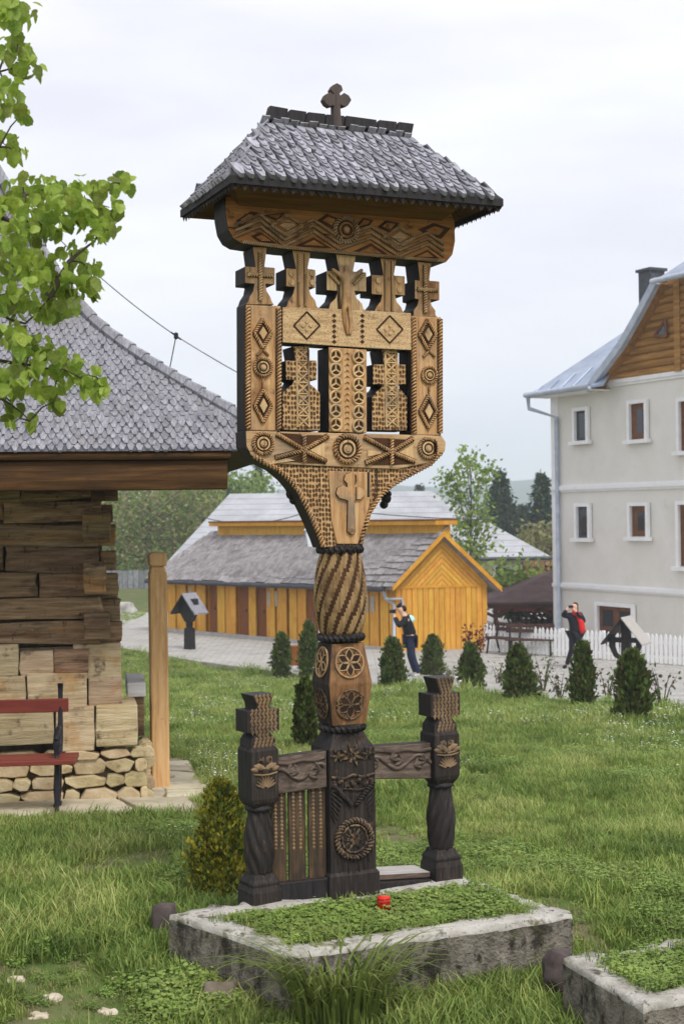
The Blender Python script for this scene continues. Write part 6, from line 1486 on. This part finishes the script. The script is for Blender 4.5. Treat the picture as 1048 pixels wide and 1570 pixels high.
p = at(456, 1000, 36.6); p.z = gz(p.x, p.y); bx_ = thing('notice_box', 'brown wooden box on pale legs beside the loose thuja left of the column', 'box', p, .3)
m = MB(); m.box((0,0,.45), (.42,.3,.5)); m.build('case', [BRN], bx_, bevel=.02)
for s in (-1, 1): m = MB(); m.box((s*.17,0,.1), (.06,.06,.24)); m.build('leg', [WHITE], bx_)

# broadleaf tree reaching in from the left
LEAFA = mat('maple_leaf', [(.3, (.15,.22,.03)), (.5, (.25,.34,.05)), (.75, (.38,.47,.10))], 9, rough=.5, bump=.2, transl=.45, rand=.42, hue=.018, spec=.35)
def leaf_mesh(k):
    L = 1.0; out_ = [(0,0),(.16,-.03),(.33,.04),(.45,.20),(.43,.36),(.47,.52),(.33,.68),(.20,.86),(0,1.0),(-.20,.86),(-.33,.68),(-.47,.52),(-.43,.36),(-.45,.20),(-.33,.04),(-.16,-.03)]
    vs = [(x, y, .30*abs(x)*(1 if k % 2 else -.6) - .35*y*y*(.5+.3*k)) for x, y in out_] + [(0,.30,-.03),(0,.62,-.12-.05*k)]
    fs = []; n = 16
    mids = [16]*5+[17]*6+[16]*5
    for i in range(n):
        a, b = i, (i+1)%n; fs.append((a, b, mids[i]))
    fs += [(5,17,16),(11,16,17)]
    me = bpy.data.meshes.new('leaf'); me.from_pydata(vs, [], fs); me.materials.append(LEAFA); me.update(); return me
LM = [leaf_mesh(k) for k in range(4)]
tb_ = Vector((-2.1, 4.5, 0)); tb_.z = gz(tb_.x, tb_.y); mt = thing('broadleaf_tree', 'broadleaf tree whose fresh green branches hang into view before the church roof', 'tree', tb_)
LB_ = lambda p: Vector(p)-tb_
m = MB(); m.tube([(0,0,-.2),(.03,0,1),(-.02,.02,2.2),(.02,0,3.4),(.0,.0,4.6)], [.13,.11,.10,.08,.05], 10); m.build('trunk', [BARKM], mt, smooth=True)
YT = 4.3
clus = [(8,14,30),(40,22,16),(26,80,26),(44,110,18),(12,150,26),(34,175,14),(8,222,22),(28,238,12),(36,296,28),(10,330,30),(70,292,22),(96,308,26),(130,300,26),(160,292,14),(186,282,18),(168,318,18),(156,344,16),(172,352,10),(120,330,24),(146,372,14),(80,340,26),(50,350,26),(110,388,18),(20,390,28),(52,414,28),(86,424,26),(118,440,24),(140,416,16),(148,440,10),(100,462,22),(70,474,24),(36,470,26),(10,450,24),(18,520,24),(50,540,26),(80,552,24),(30,575,24),(8,590,22),(104,562,20),(122,588,16),(138,576,14),(160,592,13),(150,600,10),(84,592,16),(62,600,16),(84,616,10),(20,620,16),(46,648,13),(16,650,9)]
limbs = [[(-500,420),(-200,430),(-20,470),(40,500),(78,455)],[(-480,380),(-150,330),(0,335),(70,345),(130,320),(186,280)],[(-480,250),(-150,140),(0,110),(30,60)],[(-480,430),(-200,520),(-20,545),(40,560),(100,565),(158,592)],[(-500,440),(-100,600),(0,610),(46,645)],[(-400,330),(-50,380),(50,420),(110,430),(146,430)],[(-470,300),(-100,240),(0,225)],[(78,455),(110,400),(150,365)],[(20,345),(40,300),(36,290)]]
for L_ in limbs:
    m = MB(); P = [LB_(at(a, b, YT+.06*math.sin(a*.05))) for a, b in L_]
    if L_[0][0] < -300: P = [Vector((.02,0,max(.8, P[0].z-.25)))]+P[1:]
    Q = []
    for i in range(len(P)-1):
        for t in (0, .33, .66): Q.append(P[i].lerp(P[i+1], t)+Vector((random.uniform(-.008,.008),0,random.uniform(-.008,.008))))
    Q.append(P[-1]); m.tube(Q, [.013*(1-i/len(Q))**1.6+.0014 for i in range(len(Q))], 6); m.build('branch', [BARKM], mt, smooth=True)
LF = []
for (px, py, r_) in clus:
    nlf = max(6, int(r_*r_/20)); c0 = LB_(at(px, py, YT+random.uniform(-.15,.15)))
    m = MB(); src = min((LB_(at(a, b, YT)) for L_ in limbs for a, b in L_[1:]), key=lambda q: (q-c0).length)
    m.tube([src, src.lerp(c0, .5)+Vector((0,0,.012)), c0], [.0035,.0025,.0015], 5); m.build('twig', [BARKM], mt)
    for k in range(nlf):
        a = random.uniform(0, 6.28); rr = r_*math.sqrt(random.random()); p = LB_(at(px+rr*math.cos(a), py+rr*math.sin(a)-6, (c0.y+tb_.y)+random.uniform(-.13,.13)))
        s_ = random.uniform(.023,.046); LF.append((k % 4, Matrix.Translation(p) @ Matrix.Rotation(random.uniform(0,6.28),4,'Z') @ Matrix.Rotation(R(random.gauss(-65,28)),4,'X') @ Matrix.Rotation(R(random.gauss(0,25)),4,'Y') @ Matrix.Diagonal((s_*1.1, s_, s_, 1))))
LF.sort(key=lambda q: -abs(q[1].determinant()))
for k, M4 in LF[:290]: inst(LM[k], mt, M4, 'leaf')
join_inst(LM[1], [q[1] for q in LF[290:]], 'leaf_cover', mt)
# rest of the crown, past the photo edge and above
mats4 = []
for k in range(1100):
    a = random.uniform(0, 6.28); b = random.uniform(-.9, 1.0); rr = random.uniform(.4, 1.15)
    p = Vector((math.cos(a)*rr*1.0-.25, math.sin(a)*rr*1.1, 3.1+b*1.5)); s_ = random.uniform(.05,.075)
    q = cam_inv @ (p+tb_)
    if q.z < 0 and q.x/-q.z*F_PX > -545: continue
    mats4.append(Matrix.Translation(p) @ Matrix.Rotation(random.uniform(0,6.28),4,'Z') @ Matrix.Rotation(R(random.gauss(-60,28)),4,'X') @ Matrix.Diagonal((s_, s_, s_, 1)))
join_inst(LM[1], mats4, 'crown', mt)

# ------------------------------------------------------------------ grass
def blade_tuft(name, nb, hmin, hmax, rad, w_, mats, lean=.5, flower=0, broad=0):
    V, Fq, mi = [], [], []
    for k in range(nb):
        a = random.uniform(0, 6.28); r_ = rad*math.sqrt(random.random()); bx, by = r_*math.cos(a), r_*math.sin(a)
        h = random.uniform(hmin, hmax); d = random.uniform(0, 6.28); ln = h*random.uniform(.1, lean); ww = w_*random.uniform(.7,1.2); q = (-math.sin(d)*ww/2, math.cos(d)*ww/2); o_ = len(V)
        for t, wf in ((0,.8),(.4,1),(.75,.7)):
            cx_, cy_ = bx+math.cos(d)*ln*t*t, by+math.sin(d)*ln*t*t; z = h*t*(1-.18*t*lean)
            V += [(cx_-q[0]*wf, cy_-q[1]*wf, z), (cx_+q[0]*wf, cy_+q[1]*wf, z)]
        V.append((bx+math.cos(d)*ln, by+math.sin(d)*ln, h*(1-.22*lean)))
        Fq += [(o_,o_+1,o_+3,o_+2),(o_+2,o_+3,o_+5,o_+4),(o_+4,o_+5,o_+6)]; mi += [k % len(mats)]*3
    m = MB(); m.v = V; m.f = Fq; m.m = mi
    for k in range(broad):
        a = random.uniform(0, 6.28); r_ = rad*random.random(); p = Vector((r_*math.cos(a), r_*math.sin(a), random.uniform(.01,.06))); s_ = random.uniform(.006,.012); tl = Matrix.Translation(p) @ Matrix.Rotation(random.uniform(0,6),4,'Z') @ Matrix.Rotation(random.uniform(-.6,.6),4,'X')
        m.add([tl @ Vector((math.cos(j*1.047)*s_, math.sin(j*1.047)*s_*.8, .003*(j % 2))) for j in range(6)], [(0,1,2,3,4,5)], 0)
    for k in range(flower):
        a = random.uniform(0, 6.28); r_ = rad*random.random(); p = (r_*math.cos(a), r_*math.sin(a), random.uniform(hmax*.5, hmax*.9)); s_ = .007
        m.add([(p[0]+s_*math.cos(j*1.05), p[1]+s_*math.sin(j*1.05), p[2]) for j in range(6)], [(0,1,2,3,4,5)], len(mats))
    return m
GA = mat('grass_blade', [(.34, (.115,.19,.035)), (.5, (.20,.29,.06)), (.64, (.30,.37,.095))], 1.1, rough=.55, bump=0, transl=.3, coord='World', rand=.28, hue=.012, spec=.25, detail=5)
GB = mat('grass_blade_pale', [(.34, (.20,.26,.06)), (.5, (.32,.38,.10)), (.66, (.46,.46,.18))], 1.1, rough=.55, bump=0, transl=.3, coord='World', rand=.25, hue=.012, spec=.25, detail=5)
GD = mat('grass_blade_dry', [(.3, (.20,.19,.07)), (.7, (.33,.30,.13))], .9, rough=.7, bump=0, transl=.2, coord='World', rand=.2)
CL = mat('clover_leaf', [(.3, (.13,.20,.04)), (.5, (.20,.29,.06)), (.75, (.29,.37,.10))], 2, rough=.55, bump=0, transl=.25, coord='World', rand=.3, hue=.01)
WF = mat('white_flower', [(.3, (.7,.7,.66)), (.7, (.8,.8,.78))], 3, bump=0); YF_ = mat('yellow_flower', [(.3, (.6,.42,.03)), (.7, (.7,.52,.05))], 3, bump=0)
protos = bpy.data.collections.new('grass_tufts')
def P_(name, m, mats):
    o = m.build(name, mats); col.objects.unlink(o); protos.objects.link(o); return o
P_('a_turf', blade_tuft('t', 46, .022, .055, .085, .0046, [GA,GA,GA,GB]), [GA,GA,GA,GB])
P_('b_turf', blade_tuft('t', 40, .03, .085, .085, .005, [GA,GB,GA,GA], .7), [GA,GB,GA,GA])
P_('c_tall', blade_tuft('t', 24, .05, .125, .06, .0055, [GA,GA,GB], .9), [GA,GA,GB])
P_('d_clover', blade_tuft('t', 14, .03, .07, .08, .004, [CL,GA], .5, 0, 60), [CL,GA])
P_('e_dry', blade_tuft('t', 30, .02, .07, .085, .0045, [GA,GD,GB], .8), [GA,GD,GB])
P_('f_daisy', blade_tuft('t', 34, .03, .10, .085, .005, [GA,GB], .6, 2), [GA,GB,WF])
P_('g_yellow', blade_tuft('t', 20, .03, .07, .06, .005, [CL,GA], .6, 1, 30), [CL,GA,YF_])
CINV = CC
def church_local(x, y): v = Vector((x-CC.x, y-CC.y, 0)); return v.dot(ce1), v.dot(ce2)
def inside(q, x, y):
    s = None
    for i in range(4):
        a, b = q[i], q[(i+1)%4]; c = (b.x-a.x)*(y-a.y)-(b.y-a.y)*(x-a.x)
        if s is None: s = c > 0
        elif (c > 0) != s: return False
    return True
def field(name, pts, idx, scl, label=None):
    n = len(pts); me = bpy.data.meshes.new(name); me.vertices.add(n); me.vertices.foreach_set('co', np.asarray(pts, np.float32).ravel())
    a = me.attributes.new('rot', 'FLOAT_VECTOR', 'POINT'); rv = np.stack([rng.normal(0,.12,n), rng.normal(0,.12,n), rng.uniform(0,6.28,n)], 1).astype(np.float32); a.data.foreach_set('vector', rv.ravel())
    a = me.attributes.new('scl', 'FLOAT', 'POINT'); a.data.foreach_set('value', np.asarray(scl, np.float32))
    a = me.attributes.new('idx', 'INT', 'POINT'); a.data.foreach_set('value', np.asarray(idx, np.int32))
    me.update(); o = bpy.data.objects.new(name, me); col.objects.link(o); o['kind'] = 'stuff'
    ng = bpy.data.node_groups.get('scatter_grass')
    if ng is None:
        ng = bpy.data.node_groups.new('scatter_grass', 'GeometryNodeTree')
        ng.interface.new_socket('Geometry', in_out='INPUT', socket_type='NodeSocketGeometry'); ng.interface.new_socket('Geometry', in_out='OUTPUT', socket_type='NodeSocketGeometry')
        N = ng.nodes; gi = N.new('NodeGroupInput'); go = N.new('NodeGroupOutput'); ip = N.new('GeometryNodeInstanceOnPoints'); ci = N.new('GeometryNodeCollectionInfo')
        ci.inputs['Collection'].default_value = protos; ci.inputs['Separate Children'].default_value = True; ci.inputs['Reset Children'].default_value = True
        ip.inputs['Pick Instance'].default_value = True
        def at_(nm, tp): q = N.new('GeometryNodeInputNamedAttribute'); q.data_type = tp; q.inputs['Name'].default_value = nm; return q.outputs['Attribute']
        ng.links.new(gi.outputs[0], ip.inputs['Points']); ng.links.new(ci.outputs[0], ip.inputs['Instance'])
        ng.links.new(at_('idx','INT'), ip.inputs['Instance Index']); ng.links.new(at_('scl','FLOAT'), ip.inputs['Scale'])
        er = N.new('FunctionNodeEulerToRotation'); ng.links.new(at_('rot','FLOAT_VECTOR'), er.inputs[0]); ng.links.new(er.outputs[0], ip.inputs['Rotation'])
        ng.links.new(ip.outputs[0], go.inputs[0])
    md = o.modifiers.new('scatter', 'NODES'); md.node_group = ng; return o
pts, idx, scl = [], [], []
def dens(y): return 620 if y < 7.5 else 470 if y < 10 else 300 if y < 14 else 150 if y < 22 else 70 if y < 34 else 34
y = 4.7
while y < 62:
    dy = .25 if y < 14 else .6; w0, w1 = -(y*.255+.4), (y*.255+.4); n = int(dens(y)*dy*(w1-w0))
    X = rng.uniform(w0, w1, n); Y = rng.uniform(y, y+dy, n)
    for x, yy in zip(X, Y):
        if yy > yard_y(x)-.05: 
            if not (x < -8.4+.0*yy or yy > 62): continue
        if inside(GQ, x, yy) or inside(GQ2, x, yy): continue
        lx, ly = church_local(x, yy)
        if (lx < .66 and -1.02 < ly < .4) or (-.2 < lx < .84 and ly < 3.2 and ly > -.2) or (lx < .1 and ly > -.1 and lx > -4.5): continue
        n1 = mnoise.noise(Vector((x*.8, yy*.8, 1))); n2 = mnoise.noise(Vector((x*.35+9, yy*.35, 4)))
        u = random.random(); bare = (yy < 6.7 and x < .1 and mnoise.noise(Vector((x*2.1, yy*2.1, 7))) > .02-(6.4-yy)*.35) or mnoise.noise(Vector((x*1.3+3, yy*.9, 17))) > .42
        if bare and u < .62: continue
        if bare: k = 4 if u < .9 else 3
        elif n1 > .25: k = 3 if u < .4 else 0 if u < .7 else 1
        elif n1 < -.2: k = 2 if u < .5 else 1
        else: k = 0 if u < .5 else 1 if u < .85 else 2
        if yy > 9 and n2 > .02 and u < .16: k = 5
        if random.random() < .004: k = 6
        near = yard_y(x)-yy
        s_ = random.uniform(.75, 1.25)*(1+.35*n2)*(.55 if bare else 1)*(1 if yy < 10 else 1.12 if yy < 18 else 1.5)
        if 0 < near < .9: s_ *= random.uniform(1.1, 2.0)
        pts.append((x, yy, gz(x, yy)-.005)); idx.append(k); scl.append(s_)
    y += dy
field('lawn_grass', pts, idx, scl)
# plants in the grave beds and grass up the kerb sides
pts, idx, scl = [], [], []
for q, zt, n in ((GIN, -.04, 4200), (GIN2, -.06, 2000)):
    cq = sum(q, Vector((0,0)))/4; bb_ = [min(p.x for p in q), max(p.x for p in q), min(p.y for p in q), max(p.y for p in q)]
    for _ in range(n):
        x, yy = random.uniform(bb_[0]-.06, bb_[1]+.06), random.uniform(bb_[2]-.06, bb_[3]+.06)
        ins = inside([Vector((p.x, p.y)) for p in q], x, yy)
        if not ins and not (inside([Vector((cq+(p-cq)*1.14)) for p in q], x, yy) and random.random() < .22): continue
        lc = Vector((x-O.x, yy-O.y, 0)); lu, lv = lc.dot(e1), lc.dot(e2)
        if q is GIN and (lv > -.12 or (Vector((x-cnd.location.x, yy-cnd.location.y)).length < .10 and yy < cnd.location.y+.05)): continue
        u = random.random()
        pts.append((x, yy, zt if ins else .0)); idx.append(3 if u < .6 else 6 if u < .64 else 0 if u < .9 else 1); scl.append(random.uniform(.6,1.15)*(1 if ins else .7))
for q in (GQ, GQ2):
    for i in range(4):
        a, b = q[i], q[(i+1)%4]; L_ = (b-a).length
        for _ in range(int(L_*55)):
            p = a.lerp(b, random.random()); c = sum(q, Vector((0,0,0)))/4; d = (p-c).normalized()*random.uniform(.01,.10); x, yy = p.x+d.x, p.y+d.y
            if inside(q, x, yy): continue
            pts.append((x, yy, gz(x, yy)-.01)); idx.append(2 if random.random() < .3 else 1); scl.append(random.uniform(.6,1.2))
field('bed_plants', pts, idx, scl)
# big tuft of long blades before the kerb corner
tg = ground_at(522, 1562); tuft = thing('grass_tuft', 'big tuft of long arching grass blades before the kerb corner', 'grass tuft', tg)
m = MB()
for k in range(320):
    a = random.uniform(0, 6.28); r_ = .16*math.sqrt(random.random()); b0 = Vector((r_*math.cos(a)*1.3, r_*math.sin(a)*.8, -.02)); h = random.uniform(.26,.62); d = a+random.gauss(0,.8); ln = h*random.uniform(.2,.95); w_ = random.uniform(.0045,.009); q = Vector((-math.sin(d), math.cos(d), 0))*w_
    vs = []
    for t in np.linspace(0, 1, 6):
        c = b0+Vector((math.cos(d)*ln*t**1.8, math.sin(d)*ln*t**1.8, h*(t-.42*t**3))); f_ = (1-t)**.5; vs += [c-q*f_, c+q*f_]
    m.add(vs, [(2*i, 2*i+1, 2*i+3, 2*i+2) for i in range(5)], k % 2)
tag(m.build('long_blades', [GA, GA], tuft), kind='stuff')

# ------------------------------------------------------------------ haze
hz_m = bpy.data.materials.new('haze'); hz_m.use_nodes = True; nn_ = hz_m.node_tree.nodes; nn_.remove(nn_['Principled BSDF'])
pv = nn_.new('ShaderNodeVolumePrincipled'); pv.inputs['Color'].default_value = (.82,.895,1.0,1); pv.inputs['Density'].default_value = .0008; pv.inputs['Anisotropy'].default_value = .0
hz_m.node_tree.links.new(pv.outputs[0], nn_['Material Output'].inputs['Volume'])
m = MB(); m.box((0, 930, 52), (5300, 2200, 124)); tag(m.build('haze', [hz_m]), kind='stuff')
